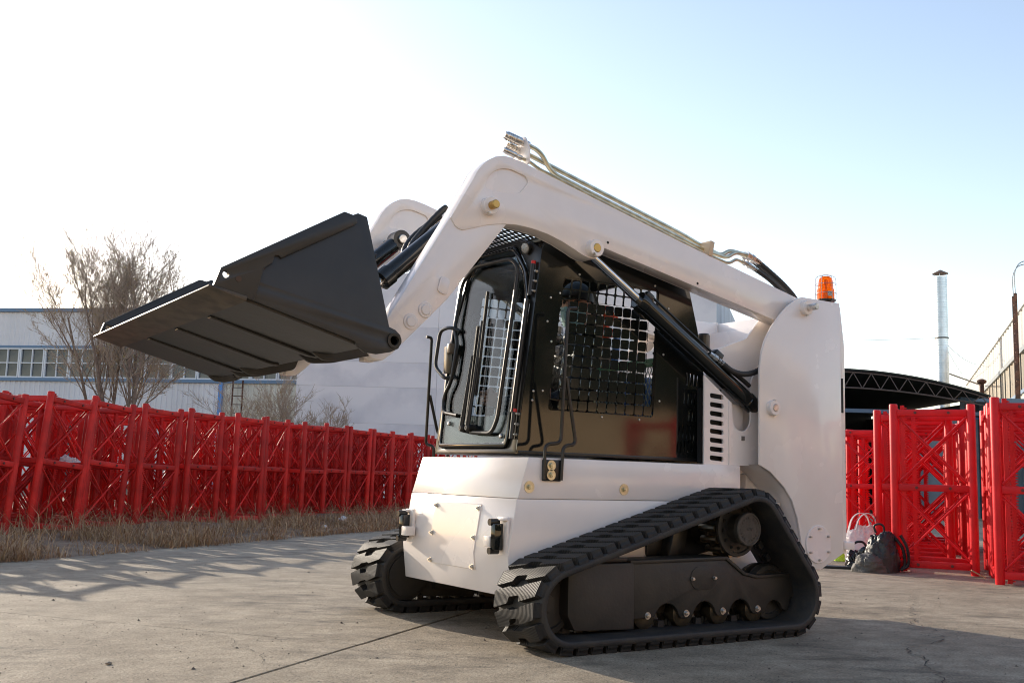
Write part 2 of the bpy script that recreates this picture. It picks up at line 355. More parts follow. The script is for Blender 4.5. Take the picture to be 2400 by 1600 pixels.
# ------------------------------------------------------------------ far buildings
class Facade:                                    # a wall frame: along e, out of the wall nrm, up z
    def __init__(s, o, p):
        s.o = Vector((o[0], o[1], 0)); e = Vector((p[0], p[1], 0))-s.o; s.len = e.length; s.e = e.normalized(); s.n = Vector((s.e.y, -s.e.x, 0))
    def __call__(s, a, z, t=0.): return s.o+s.e*a+s.n*t+Vector((0, 0, z))
    def box(s, mb, a0, a1, z0, z1, t0, t1):
        return mb.add([s(a, z, t) for a in (a0, a1) for z in (z0, z1) for t in (t0, t1)], [(0,1,3,2),(4,6,7,5),(0,4,5,1),(2,3,7,6),(0,2,6,4),(1,5,7,3)])
    def corrug(s, mb, a0, a1, z0, z1, pitch, dep, t=0.):
        k = int((a1-a0)/pitch); pr = []
        for i in range(k):
            a = a0+i*pitch; pr += [(a, 0), (a+pitch*.25, 0), (a+pitch*.35, dep), (a+pitch*.65, dep), (a+pitch*.75, 0)]
        pr.append((a1, 0)); n = len(pr)
        return mb.add([s(a, z0, t+d) for a, d in pr]+[s(a, z1, t+d) for a, d in pr], [(i, i+1, n+i+1, n+i) for i in range(n-1)])
SHEET = M('pale_grey_sheet', (.80, .78, .79), .6, col2=(.71, .69, .70), vscale=.6, stretch=(1, 1, .25))
SHEETY = M('stained_cream_sheet', (.74, .71, .62), .65, col2=(.60, .55, .45), vscale=.9, stretch=(1, 1, .25))
BTRIM = M('blue_trim', (.15, .24, .36), .6)
WFR = M('white_window_frame', (.75, .76, .78), .5)
WPANE = M('dusty_window_pane', (.055, .065, .08), .12, col2=(.14, .14, .13), vscale=.7, lo=.4, hi=.6)
fw = Facade((-2.0, 53.3), (16.6, 35.4))
wh = empty('warehouse', fw(0, 0), 'long pale grey corrugated warehouse with a strip of windows and blue trim', 'warehouse')
m_ = MB(); fw.corrug(m_, 0, fw.len, 5.42, 6.78, .22, .03); m_.build('upper_wall_sheet', SHEET, wh, smooth=0)
m_ = MB(); fw.corrug(m_, 0, 20.3, 0, 4.0, .22, .03); m_.build('lower_wall_sheet', SHEET, wh, smooth=0)
m_ = MB(); fw.corrug(m_, 20.3, fw.len, 0, 4.0, .22, .03); m_.build('stained_wall_sheet', SHEETY, wh, smooth=0)
m_ = MB(); fw.box(m_, -.05, fw.len, 6.78, 6.93, -.2, .12); m_.build('roof_trim', BTRIM, wh, smooth=0)
m_ = MB(); fw.box(m_, 0, fw.len, 5.32, 5.42, -.1, .07); m_.build('window_head_trim', BTRIM, wh, smooth=0)
m_ = MB(); fw.box(m_, 0, fw.len, 4.0, 4.13, -.1, .10); m_.build('window_sill_trim', BTRIM, wh, smooth=0)
m_ = MB(); fw.box(m_, 0, fw.len, 0, 6.75, -6, -.3); m_.build('building_core', M('dim_interior', (.05, .05, .055), .8), wh, smooth=0)
m_ = MB(); fw.box(m_, 20.15, 20.3, 0, 4.0, 0, .12); m_.build('downpipe', M('bright_blue_paint', (.10, .30, .70), .5), wh, smooth=0)
def window(parent, fc, a0, a1, z0, z1, cols, rows, t=0., depth=.06, fr=.055):
    m1 = MB(); fc.box(m1, a0, a1, z0, z0+fr, t-.02, t+depth); fc.box(m1, a0, a1, z1-fr, z1, t-.02, t+depth)
    fc.box(m1, a0, a0+fr, z0+fr, z1-fr, t-.02, t+depth); fc.box(m1, a1-fr, a1, z0+fr, z1-fr, t-.02, t+depth)
    w = (a1-a0)/cols; h = (z1-z0)/rows
    for i in range(1, cols): fc.box(m1, a0+i*w-.02, a0+i*w+.02, z0+fr, z1-fr, t-.02, t+depth-.012)
    for j in range(1, rows): fc.box(m1, a0+fr, a1-fr, z0+j*h-.02, z0+j*h+.02, t-.02, t+depth-.018)
    o = m1.build('window', WFR, parent, smooth=0)
    for i in range(cols):
        for j in range(rows):
            m2 = MB(); tt = rnd.uniform(-.012, .012)
            fc.box(m2, a0+i*w+.02, a0+(i+1)*w-.02, z0+j*h+.02, z0+(j+1)*h-.02, t-.03+tt, t-.015+tt); m2.build('pane', WPANE, o, smooth=0)
a = 8.2
while a < 23.6:
    window(wh, fw, a, a+1.08, 4.13, 5.32, 2, 2); a += 1.1
# dark doorway and awning on the ground floor
m_ = MB(); fw.box(m_, 13.2, 16.0, 0, 2.75, .03, .08); m_.build('loading_door', M('dark_grey_door', (.06, .065, .07), .6), wh, smooth=0)
m_ = MB(); fw.box(m_, 13.0, 16.2, 2.75, 2.9, .0, .5); m_.build('door_awning', M('dull_teal_sheet', (.10, .14, .16), .6), wh, smooth=0)
lad = empty('wall_ladder', fw(21.0, 0, .25), 'rusty iron ladder fixed to the stained end of the warehouse', 'ladder')
for dx in (-.2, .2): MB().bar(fw(21.0+dx, 0, .25), fw(21.0+dx, 4.1, .25), .05, .05).build('rail', RUST, lad, smooth=0)
for k in range(12): MB().bar(fw(20.82, .3+k*.32, .25), fw(21.18, .3+k*.32, .25), .03, .03).build('rung', RUST, lad, smooth=0)

# big pale panel building behind the loader
PANEL = M('weathered_lilac_panel', (.82, .79, .80), .75, col2=(.60, .59, .63), vscale=.9, bump=.1, bscale=3, lo=.50, hi=.78, detail=12)
PANEL2 = M('blue_grey_panel', (.46, .52, .60), .8, col2=(.34, .38, .45), vscale=1.2, stretch=(1, 1, .3), bump=.1, bscale=6)
g0, g1_ = (11.615, 29.284), (21.823, 22.091)
fg = Facade(g0, g1_); fg2 = Facade(g1_, (34.0, 32.5))
pb = empty('panel_building', fg(0, 0), 'tall windowless pale grey panel building behind the loader cab', 'building')
zs = [0, 1.1, 2.2, 3.286, 4.033, 5.11, 6.75]
for j in range(len(zs)-1):
    aa = 0
    while aa < fg.len-.1:
        ab = min(aa+4.2, fg.len); m_ = MB(); fg.box(m_, aa+.003, ab-.003, zs[j]+.0015, zs[j+1]-.0015, -.2, rnd.uniform(0, .004)); m_.build('wall_panel', PANEL, pb, bevel=.003, smooth=0, seg=1); aa = ab
    aa = 0
    while aa < 14:
        m_ = MB(); fg2.box(m_, aa+.003, aa+3.497, zs[j]+.0015, zs[j+1]-.0015, -.2, rnd.uniform(0, .004)); m_.build('wall_panel', PANEL2, pb, bevel=.003, smooth=0, seg=1); aa += 3.5
m_ = MB(); m_.add([fg(.1, z, -.3) for z in (0, 6.7)]+[fg(fg.len-.1, z, -.3) for z in (0, 6.7)]+[fg2(15, z, -.3) for z in (0, 6.7)]+[fg(.1, z, -9) for z in (0, 6.7)],
    [(0,2,3,1),(2,4,5,3),(4,6,7,5),(6,0,1,7),(1,3,5,7)]); m_.build('building_core', M('grey_core', (.5, .5, .54), .9), pb, smooth=0)

# arched shed with lattice truss (right)
sh = Facade((19.13, 20.805), (26.059, 16.25)); L = sh.len
shed = empty('arched_shed', sh(L/2, 0), 'open dark shed with an arched roof on a lattice truss', 'shed')
def arcz(a, rise=.62, z0=3.22): x = (a-L/2)/(L/2); return z0+rise*(1-x*x)
ROOFM = M('dark_green_roof_sheet', (.030, .040, .038), .6); TRUSS = M('grey_brown_truss', (.11, .085, .08), .6)
N = 24; m_ = MB(); vs = []
for t in (.35, -9): vs += [sh(L*i/N, arcz(L*i/N)+.04, t) for i in range(N+1)]
for t in (.35, -9): vs += [sh(L*i/N, arcz(L*i/N)-.0, t) for i in range(N+1)]
q = N+1
m_.add(vs, [(i, i+1, q+i+1, q+i) for i in range(N)]+[(2*q+i, 3*q+i, 3*q+i+1, 2*q+i+1) for i in range(N)]+[(i, 2*q+i, 2*q+i+1, i+1) for i in range(N)]); m_.build('roof', ROOFM, shed, smooth=60)
def low(a): return arcz(a, .42, 2.98)
m_ = MB().tube([sh(L*i/N, arcz(L*i/N)-.05, .3) for i in range(N+1)], .022, 6); m_.build('top_chord', TRUSS, shed)
m_ = MB().tube([sh(L*i/N, low(L*i/N)-.03, .3) for i in range(N+1)], .022, 6); m_.build('bottom_chord', TRUSS, shed)
K = 17
for i in range(K):
    a0, a1 = L*i/K, L*(i+1)/K; am = (a0+a1)/2
    MB().bar(sh(a0, low(a0)-.03, .3), sh(am, arcz(am)-.05, .3), .020, .020).build('truss_web', TRUSS, shed, smooth=0)
    MB().bar(sh(am, arcz(am)-.05, .3), sh(a1, low(a1)-.03, .3), .020, .020).build('truss_web', TRUSS, shed, smooth=0)
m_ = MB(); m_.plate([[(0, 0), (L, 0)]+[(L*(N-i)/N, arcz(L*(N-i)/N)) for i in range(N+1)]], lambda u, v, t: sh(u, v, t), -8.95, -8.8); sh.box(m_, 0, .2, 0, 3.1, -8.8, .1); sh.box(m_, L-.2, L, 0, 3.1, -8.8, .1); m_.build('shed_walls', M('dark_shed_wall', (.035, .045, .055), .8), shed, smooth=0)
m_ = MB(); sh.box(m_, .2, L-.2, 2.72, 2.82, -.1, .12); m_.build('cross_beam', M('dull_blue_beam', (.09, .15, .24), .5), shed, smooth=0)
for k in range(3):
    m_ = MB(); sh.box(m_, 5.3+k*1.0, 6.28+k*1.0, 0, 2.70, -.06, -.02); m_.build('side_sheet', M('blue_grey_sheet', (.17, .22, .27), .6, col2=(.13, .165, .20), vscale=2), shed, smooth=0)
    MB().bar(sh(5.3+k*1.0, 2.66, 0), sh(6.28+k*1.0, 2.66, 0), .05, .05).build('sheet_frame', M('bright_blue_frame', (.06, .16, .42), .5), shed, smooth=0)
    MB().bar(sh(5.3+k*1.0, .1, .012), sh(5.3+k*1.0, 2.62, .012), .05, .05).build('sheet_frame', MATS['bright_blue_frame'], shed, smooth=0)
# low sheet wall running on to the right of the shed
lw = Facade((26.06, 17.0), (38.0, 9.2))
lowall = empty('sheet_wall', lw(0, 0), 'low blue grey sheet wall to the right of the arched shed', 'wall')
m_ = MB(); lw.corrug(m_, 0, lw.len, 0, 3.15, .2, .03); m_.build('wall_sheet', MATS['blue_grey_sheet'], lowall, smooth=0)
m_ = MB(); lw.box(m_, 0, lw.len, 3.15, 3.27, -.1, .1); m_.build('cap_trim', BTRIM, lowall, smooth=0)

# cream corrugated hall receding on the right
fr = Facade((57.15, 36.75), (24.5, 12.7))
hall = empty('cream_hall', fr(0, 0), 'long cream corrugated hall running away at the right edge', 'building')
CREAM = M('cream_sheet', (.47, .485, .475), .6, col2=(.42, .425, .41), vscale=.5, stretch=(1, 1, .2))
m_ = MB(); fr.corrug(m_, 0, fr.len, 5.62, 6.95, .9, .05); m_.build('upper_sheet', CREAM, hall, smooth=0)
m_ = MB(); fr.box(m_, 0, fr.len, 5.46, 5.62, -.1, .12); m_.build('gutter', M('grey_gutter', (.22, .25, .27), .6), hall, smooth=0)
m_ = MB(); fr.corrug(m_, 0, fr.len, 4.2, 5.46, .9, .05); m_.build('middle_sheet', M('old_cream_sheet', (.38, .35, .28), .7, col2=(.28, .24, .19), vscale=.6, stretch=(1, 1, .2)), hall, smooth=0)
m_ = MB(); fr.box(m_, 0, fr.len, 4.08, 4.2, -.1, .1); m_.build('string_trim', BTRIM, hall, smooth=0)
m_ = MB(); fr.corrug(m_, 0, fr.len, 0, 4.08, .9, .05); m_.build('lower_sheet', SHEETY, hall, smooth=0)
m_ = MB(); fr.box(m_, -.1, fr.len, 6.95, 7.03, -.3, .1); m_.build('roof_edge', M('pale_roof_edge', (.5, .52, .52), .5), hall, smooth=0)
m_ = MB(); fr.box(m_, 0, fr.len, 0, 6.9, -8, -.15); m_.build('building_core', CREAM, hall, smooth=0)
for k in range(16):
    m_ = MB(); fr.box(m_, 1.2+k*1.8, 1.24+k*1.8, 4.2, 5.46, .05, .09); m_.build('batten', M('grey_batten', (.16, .155, .14), .6), hall, smooth=0)
# caged rusty ladder at the hall wall
la = 31.2
lad2 = empty('roof_ladder', fr(la, 0, .5), 'rusty roof access ladder with curved top rails on the cream hall', 'ladder')
for dx in (-.28, .28):
    MB().bar(fr(la+dx, 2.5, .5), fr(la+dx, 7.05, .5), .07, .07).build('stile', RUST, lad2, smooth=0)
    MB().tube(smooth_path([fr(la+dx, 7.0, .5), fr(la+dx, 7.7, .5), fr(la+dx, 8.05, .3), fr(la+dx, 8.0, -.1), fr(la+dx, 7.2, -.25)], 5), .018, 6).build('hand_rail', M('galvanised_rail', (.45, .46, .46), .4, .8), lad2)
for k in range(14): MB().bar(fr(la-.28, 2.7+k*.31, .5), fr(la+.28, 2.7+k*.31, .5), .03, .03).build('rung', RUST, lad2, smooth=0)

# chimney
GALV = M('galvanised_duct', (.62, .68, .72), .38, .85, var=.08, vscale=3)
cx, cy = 39.8, 26.72
ch = empty('chimney_flue', (cx, cy, 0), 'tall shiny spiral duct chimney with a rusty conical rain cap', 'chimney')
prof = []
for k in range(85):
    z = .5+k*.11; prof += [(z, .255), (z+.09, .255), (z+.095, .262), (z+.105, .262)]
MB().lathe((cx, cy, 0), (0, 0, 1), prof, 24).build('flue_pipe', GALV, ch, smooth=50)
MB().lathe((cx, cy, 7.16), (0, 0, 1), [(0, .265), (0, .285), (.06, .285), (.06, .265)], 24).build('clamp_band', M('dark_band', (.12, .13, .13), .5), ch)
MB().lathe((cx, cy, 10.0), (0, 0, 1), [(0, .33), (.02, .33), (.13, .12), (.18, .03)], 24).build('rain_cap', M('rusty_cap', (.16, .10, .07), .7), ch)
for k in range(4):
    an = k*1.571+.5; MB().cyl((cx+.24*math.cos(an), cy+.24*math.sin(an), 9.7), (cx+.24*math.cos(an), cy+.24*math.sin(an), 10.02), .012, n=6).build('cap_strut', GALV, ch)
WIRE = M('thin_grey_wire', (.30, .32, .36), .6)
for e, lab in (((25.0, 36.0, 7.0), 'left'), ((57.0, 36.5, 7.2), 'right upper'), ((47.5, 29.8, 6.9), 'right lower')):
    p0 = Vector((cx, cy, 7.2)); p1 = Vector(e); pts = []
    for i in range(13):
        t = i/12; p = p0.lerp(p1, t); p.z -= 1.1*t*(1-t); pts.append(p)
    MB().tube(pts, .011, 4).build('guy_wire', WIRE, ch)
MB().bar((cx, cy, 5.75), (46.5, 29.1, 5.75), .05, .05).build('brace_arm', TRUSS, ch, smooth=0)
vp = empty('vent_pipe', (31.6, 19.8, 0), 'small dark vent pipe with cap beside the chimney foot', 'pipe')
MB().cyl((31.6, 19.8, 0), (31.6, 19.8, 4.25), .07, n=10).build('pipe', RUST, vp)
MB().lathe((31.6, 19.8, 4.2), (0, 0, 1), [(0, .07), (.05, .15), (.12, .15), (.17, .05)], 12).build('cap', RUST, vp)

# sunlit boundary wall and hedge behind the camera: they show mirrored in the gloss black cab panel
fb = Facade((34, -13), (-26, -13))
bs = empty('boundary_wall', fb(0, 0), 'sunlit tan boundary wall mirrored in the gloss black cab panel', 'wall')
for k in range(12):
    m_ = MB(); fb.box(m_, k*5+.02, k*5+4.98, 0, 2.55, -.2, 0); m_.build('wall_panel', M('tan_render', (.66, .48, .29), .85, var=.12, vscale=1.5), bs, smooth=0)
    m_ = MB(); fb.box(m_, k*5-.15, k*5+.15, 0, 2.7, -.24, .05); m_.build('pier', MATS['tan_render'], bs, smooth=0)
def hedge_():
    r = random.Random(77); m = MB()
    for i in range(22000):
        a = r.uniform(0, 60); z = 1.6+r.random()**.8*(4.3+.5*math.sin(a*.8)+.3*math.sin(a*2.1)); p = fb(a, z, -1.2+r.gauss(0, .35)); s_ = r.uniform(.12, .25)
        u = Vector((r.gauss(0, 1), r.gauss(0, 1), r.gauss(0, 1))).normalized()*s_; v = u.orthogonal().normalized()*s_*.7; m.add([p-u, p+v, p+u, p-v], [(0,1,2,3)])
    return tag(m.build('hedge', M('dark_evergreen', (.016, .030, .013), .7), None, smooth=0, fix=False), 'dark evergreen hedge mirrored above the tan wall in the cab panel', 'hedge', kind='stuff')
hedge_()
fb2 = Facade((40, -24), (-34, -24))
yb_ = empty('warm_fill_building', fb2(0, 0), 'tall unseen beige building added for warm fill, mirrored high in the gloss cab panel', 'building')  # unseen building added to bounce warm light onto the loader's shaded side
m_ = MB(); fb2.box(m_, 0, fb2.len, 0, 10.5, -8, 0); m_.build('wall', M('beige_render', (.64, .52, .39), .85, var=.1, vscale=.8), yb_, smooth=0)
for k in range(14):
    for z in (4.2, 7.6):
        m_ = MB(); fb2.box(m_, 2+k*5.1, 4.6+k*5.1, z, z+1.5, -.02, .04); m_.build('window', WPANE, yb_, smooth=0)

# ------------------------------------------------------------------ trees
BARK = M('grey_brown_bark', (.20, .155, .125), .9, var=.2, vscale=10)
TWIG = M('thin_twigs', (.36, .30, .24), .9)
LEAF = M('yellowed_leaves', (.34, .26, .09), .7, var=.3, vscale=3)
def bare_tree(name, base, height, spread, leaders, label, seed, leaves=1500, levels=4, wood=1.0, cat='tree'):
    r = random.Random(seed); root = empty(name, base, label, cat); tr = MB(); tw = MB(); lf = MB(); base = Vector(base)
    ends = []
    def grow(p, d, ln, rad, lv):
        pts = [p]; rs = [rad]; q = p; dd = d.copy(); n = (6, 5, 4, 3, 2)[min(lv, 4)]
        for i in range(n):
            dd = (dd+Vector((r.gauss(0, .09), r.gauss(0, .09), r.gauss(.05, .06)))).normalized(); q = q+dd*(ln/n); pts.append(q); rs.append(rad*(1-.6*(i+1)/n))
        (tr if lv < 2 else tw).tube(pts, rs, 6 if lv < 2 else 3, caps=False)
        if lv >= 2: ends.extend(pts[1:])
        if lv < levels:
            for i in range((10, 9, 7, 4)[min(lv, 3)]):
                t = r.uniform(.25 if lv else .40, 1.0); j = min(int(t*n), n-1); b = pts[j].lerp(pts[j+1], t*n-j)
                ax = Vector((r.gauss(0, 1), r.gauss(0, 1), r.gauss(0, .5))).normalized(); nd = (dd+ax*r.uniform(.4, .95)+Vector((0, 0, .1))).normalized()
                grow(b, nd, ln*r.uniform(.30, .52), max(rs[min(j+1, n)]*.5, .0048), lv+1)
    for i in range(leaders):
        an = 6.283*i/leaders+r.uniform(-.35, .35); tilt = (.10+.62*((i*.618) % 1))*spread
        d = Vector((math.cos(an)*tilt-.09, math.sin(an)*tilt+.06, 1)).normalized()
        grow(base+Vector((math.cos(an)*.10, math.sin(an)*.10, 0)), d, height*r.uniform(.70, .86), .058*wood, 0)
    tr.build('trunk', BARK, root, smooth=60, fix=False)
    tw.build('crown', TWIG, root, smooth=0, fix=False)
    for i in range(leaves):
        p = r.choice(ends)+Vector((r.gauss(0, .05), r.gauss(0, .05), r.gauss(0, .05))); s_ = r.uniform(.016, .036)
        a = Vector((r.gauss(0, 1), r.gauss(0, 1), r.gauss(0, 1))).normalized()*s_; b = a.orthogonal().normalized()*s_*.6
        lf.add([p-a, p+b, p+a, p-b], [(0,1,2,3)])
    o = lf.build('leaves', LEAF, root, smooth=0, fix=False); tag(o, kind='stuff'); return root
bare_tree('bare_tree', (6.5, 28.1, 0), 6.1, .72, 8, 'tall nearly bare fan-shaped tree in front of the warehouse windows', 11, 3200, 4)
bare_tree('bare_shrub', (10.1, 26.9, 0), 2.9, 1.2, 5, 'thin bare shrub beside the rusty wall ladder', 21, 220, 3, .22, 'shrub')
bare_tree('bare_shrub', (10.85, 26.3, 0), 2.6, 1.1, 5, 'thin bare shrub against the pale panel building', 22, 200, 3, .22, 'shrub')

# ------------------------------------------------------------------ red hoist mast sections (standing upright)
MH, MW, TR = 1.508, .325, .038
MESH = {}
def mesh_of(name, mb, mat, bevel=0, smooth=35):
    o = mb.build(name, mat, None, bevel=bevel, smooth=smooth); me = o.data; c = o.location.copy(); bpy.data.objects.remove(o)
    MESH[name] = (me, c); return me
def mast_pieces(mat, key):
    ps = []
    p = MB().lathe((0, 0, 0), (0, 0, 1), [(0, TR*.9), (.02, TR), (MH-.012, TR), (MH-.003, TR*.93), (MH, TR*.8)], 14)
    mp = mesh_of('post'+key, p, mat, smooth=40)
    for x in (-1, 1):
        for y in (-1, 1): ps.append(('post', 'post'+key, (x*MW, y*MW, 0), 0))
    L = 2*MW-2*TR*.85
    mesh_of('rail'+key, MB().box((0, 0, 0), (L, .045, .060)), mat, bevel=.006)
    zz = (.075, .755, 1.43)
    for z in zz:
        for y in (-1, 1): ps.append(('rail', 'rail'+key, (0, y*MW, z), 0)); ps.append(('rail', 'rail'+key, (y*MW, 0, z), 1))
    for nm, sg, off in (('braceA', 1, -.012), ('braceB', -1, .014)):
        h0 = .045; h1 = zz[1]-zz[0]-.045
        mesh_of(nm+key, MB().cyl((-sg*(MW-TR), off, h0), (sg*(MW-TR), off, h1), .0098, n=8, caps=False), mat)
        for z in zz[:2]:
            for y in (-1, 1): ps.append(('brace', nm+key, (0, y*MW, z), 0)); ps.append(('brace', nm+key, (y*MW, 0, z), 1))
    # toothed rack
    rk = MB().box((0, 0, MH/2), (.035, .03, MH-.02)); nt = 60
    for k in range(nt):
        z = .02+k*(MH-.04)/nt; h = (MH-.04)/nt
        rk.add([(.0175, -.015, z+.1*h), (.0175, -.015, z+.75*h), (.0175, .015, z+.1*h), (.0175, .015, z+.75*h), (.04, -.015, z+.32*h), (.04, -.015, z+.53*h), (.04, .015, z+.32*h), (.04, .015, z+.53*h)],
               [(0,4,5,1),(2,3,7,6),(4,6,7,5),(0,2,6,4),(1,5,7,3)])
    mesh_of('rack'+key, rk, mat, smooth=0)
    ps.append(('toothed_rack', 'rack'+key, (-MW+.075, -MW+.03, 0), 0)); ps.append(('toothed_rack', 'rack'+key, (-MW+.16, MW-.05, 0), 0))
    mesh_of('bolt'+key, MB().cyl((0, -.031, 0), (0, -.022, 0), .013, n=8), M('bolt_hole_steel', (.12, .03, .03), .4, .3))
    for z in zz:
        for x in (-.14, .14): ps.append(('bolt', 'bolt'+key, (x, -MW, z), 0))
    return ps
PIECES = mast_pieces(RED, ''); PIECESD = mast_pieces(SHADEDRED, '_shaded')
def mast(loc, rz, label, group, shaded=False, lean=(0, 0)):
    o = empty('mast_section', loc, label, 'mast section', group); o.rotation_euler = (lean[0], lean[1], rz); o.rotation_mode = 'XYZ'
    for nm, key, p, t in (PIECESD if shaded else PIECES):
        me, c = MESH[key]; q = bpy.data.objects.new(nm, me); COL.objects.link(q); q.parent = o
        cc = c.copy()
        if t: cc = Vector((-c.y, c.x, c.z)); q.rotation_euler = (0, 0, math.pi/2)
        q.location = Vector(p)+cc
    return o
def joined_mesh(pieces, name):
    mb = MB()
    for nm, key, p, t in pieces:
        if nm == 'bolt': continue
        me, c = MESH[key]; vs = []
        for v in me.vertices:
            w = v.co+c
            if t: w = Vector((-w.y, w.x, w.z))
            vs.append(w+Vector(p))
        mb.add(vs, [tuple(f.vertices) for f in me.polygons])
    me = bpy.data.meshes.new(name); me.from_pydata(mb.v, [], mb.f); me.update(); return me
JR = joined_mesh(PIECES, 'mast_section_joined'); JR.materials.append(RED); JD = joined_mesh(PIECESD, 'mast_section_joined_shaded'); JD.materials.append(SHADEDRED)
for j_ in (JR, JD): j_.shade_smooth(); j_.set_sharp_from_angle(angle=R(40))
def mast_simple(loc, rz, label, group, shaded=False, lean=(0, 0)):
    o = bpy.data.objects.new('mast_section', JD if shaded else JR); COL.objects.link(o); o.location = loc; o.rotation_euler = (lean[0], lean[1], rz)
    return tag(o, label, 'mast section', group)
ORD = ['first', 'second', 'third', 'fourth', 'fifth', 'sixth', 'seventh', 'eighth', 'ninth', 'tenth', 'eleventh', 'twelfth', 'thirteenth', 'fourteenth', 'fifteenth', 'sixteenth', 'seventeenth', 'eighteenth', 'nineteenth', 'twentieth']
dl = Vector((.811, .585, 0)); dn = Vector((-.585, .811, 0)); rzl = math.atan2(dl.y, dl.x); P0 = Vector((2.03, 12.12, 0))
CS = [-1.45, -.63, .33, 1.0, 1.86, 2.74, 3.67, 4.41, 5.34, 6.08, 6.84, 7.63, 8.49, 9.25, 10.0, 10.8, 11.6]
leans = {0: .10, 1: .10, 2: .095, 3: .08, 4: .035, 5: .02, 6: .02, 7: .01}
NL = len(CS)
for k in range(NL):
    lx = leans.get(k, rnd.uniform(-.006, .012)); p = P0+dl*(CS[k]-lx*1.5+rnd.uniform(-.01, .01))+dn*(.33+rnd.uniform(-.05, .05)); p.z = .0+rnd.uniform(-.01, .01)
    mast(p, rzl+rnd.uniform(-.10, .10), 'dull red lattice mast section, front row behind dry grass, %s from left' % ORD[k], 'left front row of mast sections', True, (rnd.uniform(-.012, .012), lx))
for row in (1, 2, 3):
    for k in range(NL):
        p = P0+dl*(CS[k]-.1+row*.15+rnd.uniform(-.08, .08))+dn*(.33+.84*row+rnd.uniform(-.05, .05)); p.z = .0+rnd.uniform(-.01, .03)
        mast_simple(p, rzl+rnd.uniform(-.09, .09), 'dull red mast section, %s row behind the left front row, %s from left' % (ORD[row-1], ORD[k]), 'left back rows of mast sections', True, (rnd.uniform(-.015, .015), leans.get(k, 0)*.6+rnd.uniform(-.012, .012)))
# right group: two files running away from the camera, and a farther pair behind the loader
da = Vector((.568, -.823, 0)); db = Vector((.823, .568, 0)); rzr = math.atan2(da.y, da.x)
A1 = Vector((8.35, 5.73, 0))+db*.325; C1 = Vector((7.99, 4.90, 0))+da*.325+db*.325
mast(A1, rzr, 'bright red lattice mast section standing right behind the backpack', 'right mast sections')
for k in range(1, 7): (mast if k < 4 else mast_simple)(A1+db*(.775*k)+da*(-.17 if k in (1, 2) else -.05+rnd.uniform(-.08, .05)), rzr+rnd.uniform(-.03, .03), 'bright red mast section, %s behind the one by the backpack' % ORD[k-1], 'right mast sections')
mast(C1, rzr, 'nearest bright red lattice mast section at the right picture edge', 'right mast sections')
for k in range(1, 7): (mast if k < 3 else mast_simple)(C1+Vector((.78, .56, 0))+Vector((.858, .513, 0))*(.80*(k-1))+da*rnd.uniform(0, .03), rzr+rnd.uniform(-.02, .02), 'bright red mast section, %s behind the one at the right picture edge' % ORD[k-1], 'right mast sections')
for k in range(3): mast(Vector((11.25, 8.72, 0))+db*(.78*k)+da*.1*k, rzr+.02*k, 'farther red mast section between loader and white bag, %s of three deep' % ORD[k], 'far right mast sections')
for k in range(2): mast(Vector((11.75, 7.98, 0))+db*(.78*k), rzr, 'farther red mast section behind the backpack file, %s of two deep' % ORD[k], 'far right mast sections')
# the same file goes on past the right edge of the picture; it shows red in the gloss panels
for k in range(8):
    mast_simple(Vector((9.0-.04*k, 3.95-.79*k, 0)), rzr+.3, 'red mast section past the right edge mirrored in loader paint, %s along' % ORD[k], 'mast sections past the right edge')

# ------------------------------------------------------------------ compact track loader (x = rearwards, y = away from camera)
YC = 4.5225
loader = empty('track_loader', (3.5, YC, 0), 'white compact track loader with its black bucket raised in the middle of the yard', 'track loader')
def Y(sd, half): return YC+sd*half
def xz(u, v, t): return Vector((u, t, v))
def side(name, loops, h0, h1, mat, parent, sd=-1, bevel=.0, smooth=35, seg=2):
    return MB().plate(loops, xz, Y(sd, h0), Y(sd, h1)).build(name, mat, parent, bevel=bevel, smooth=smooth, seg=seg)
def across(name, prof, half, mat, parent, bevel=.0):
    return MB().plate([prof], xz, YC-half, YC+half).build(name, mat, parent, bevel=bevel)
def pin(name, x, z, sd, h0, h1, r, mat, parent, n=20, bevel=.003):
    return MB().lathe((x, Y(sd, h0), z), (0, sd, 0), [(0, r), (h1-h0-bevel, r), (h1-h0, r-bevel)], n).build(name, mat, parent)
def bolt(p, axis, parent, r=.011, washer=.018, mat=None, wmat=None, name='bolt'):
    p = Vector(p); ax = Vector(axis).normalized(); m = MB()
    m.cyl(p, p+ax*.004, washer, n=18); m.cyl(p+ax*.004, p+ax*.014, r, n=6); m.cyl(p+ax*.014, p+ax*.019, r*.5, n=10)
    return m.build(name, mat or STEEL, parent, smooth=30)

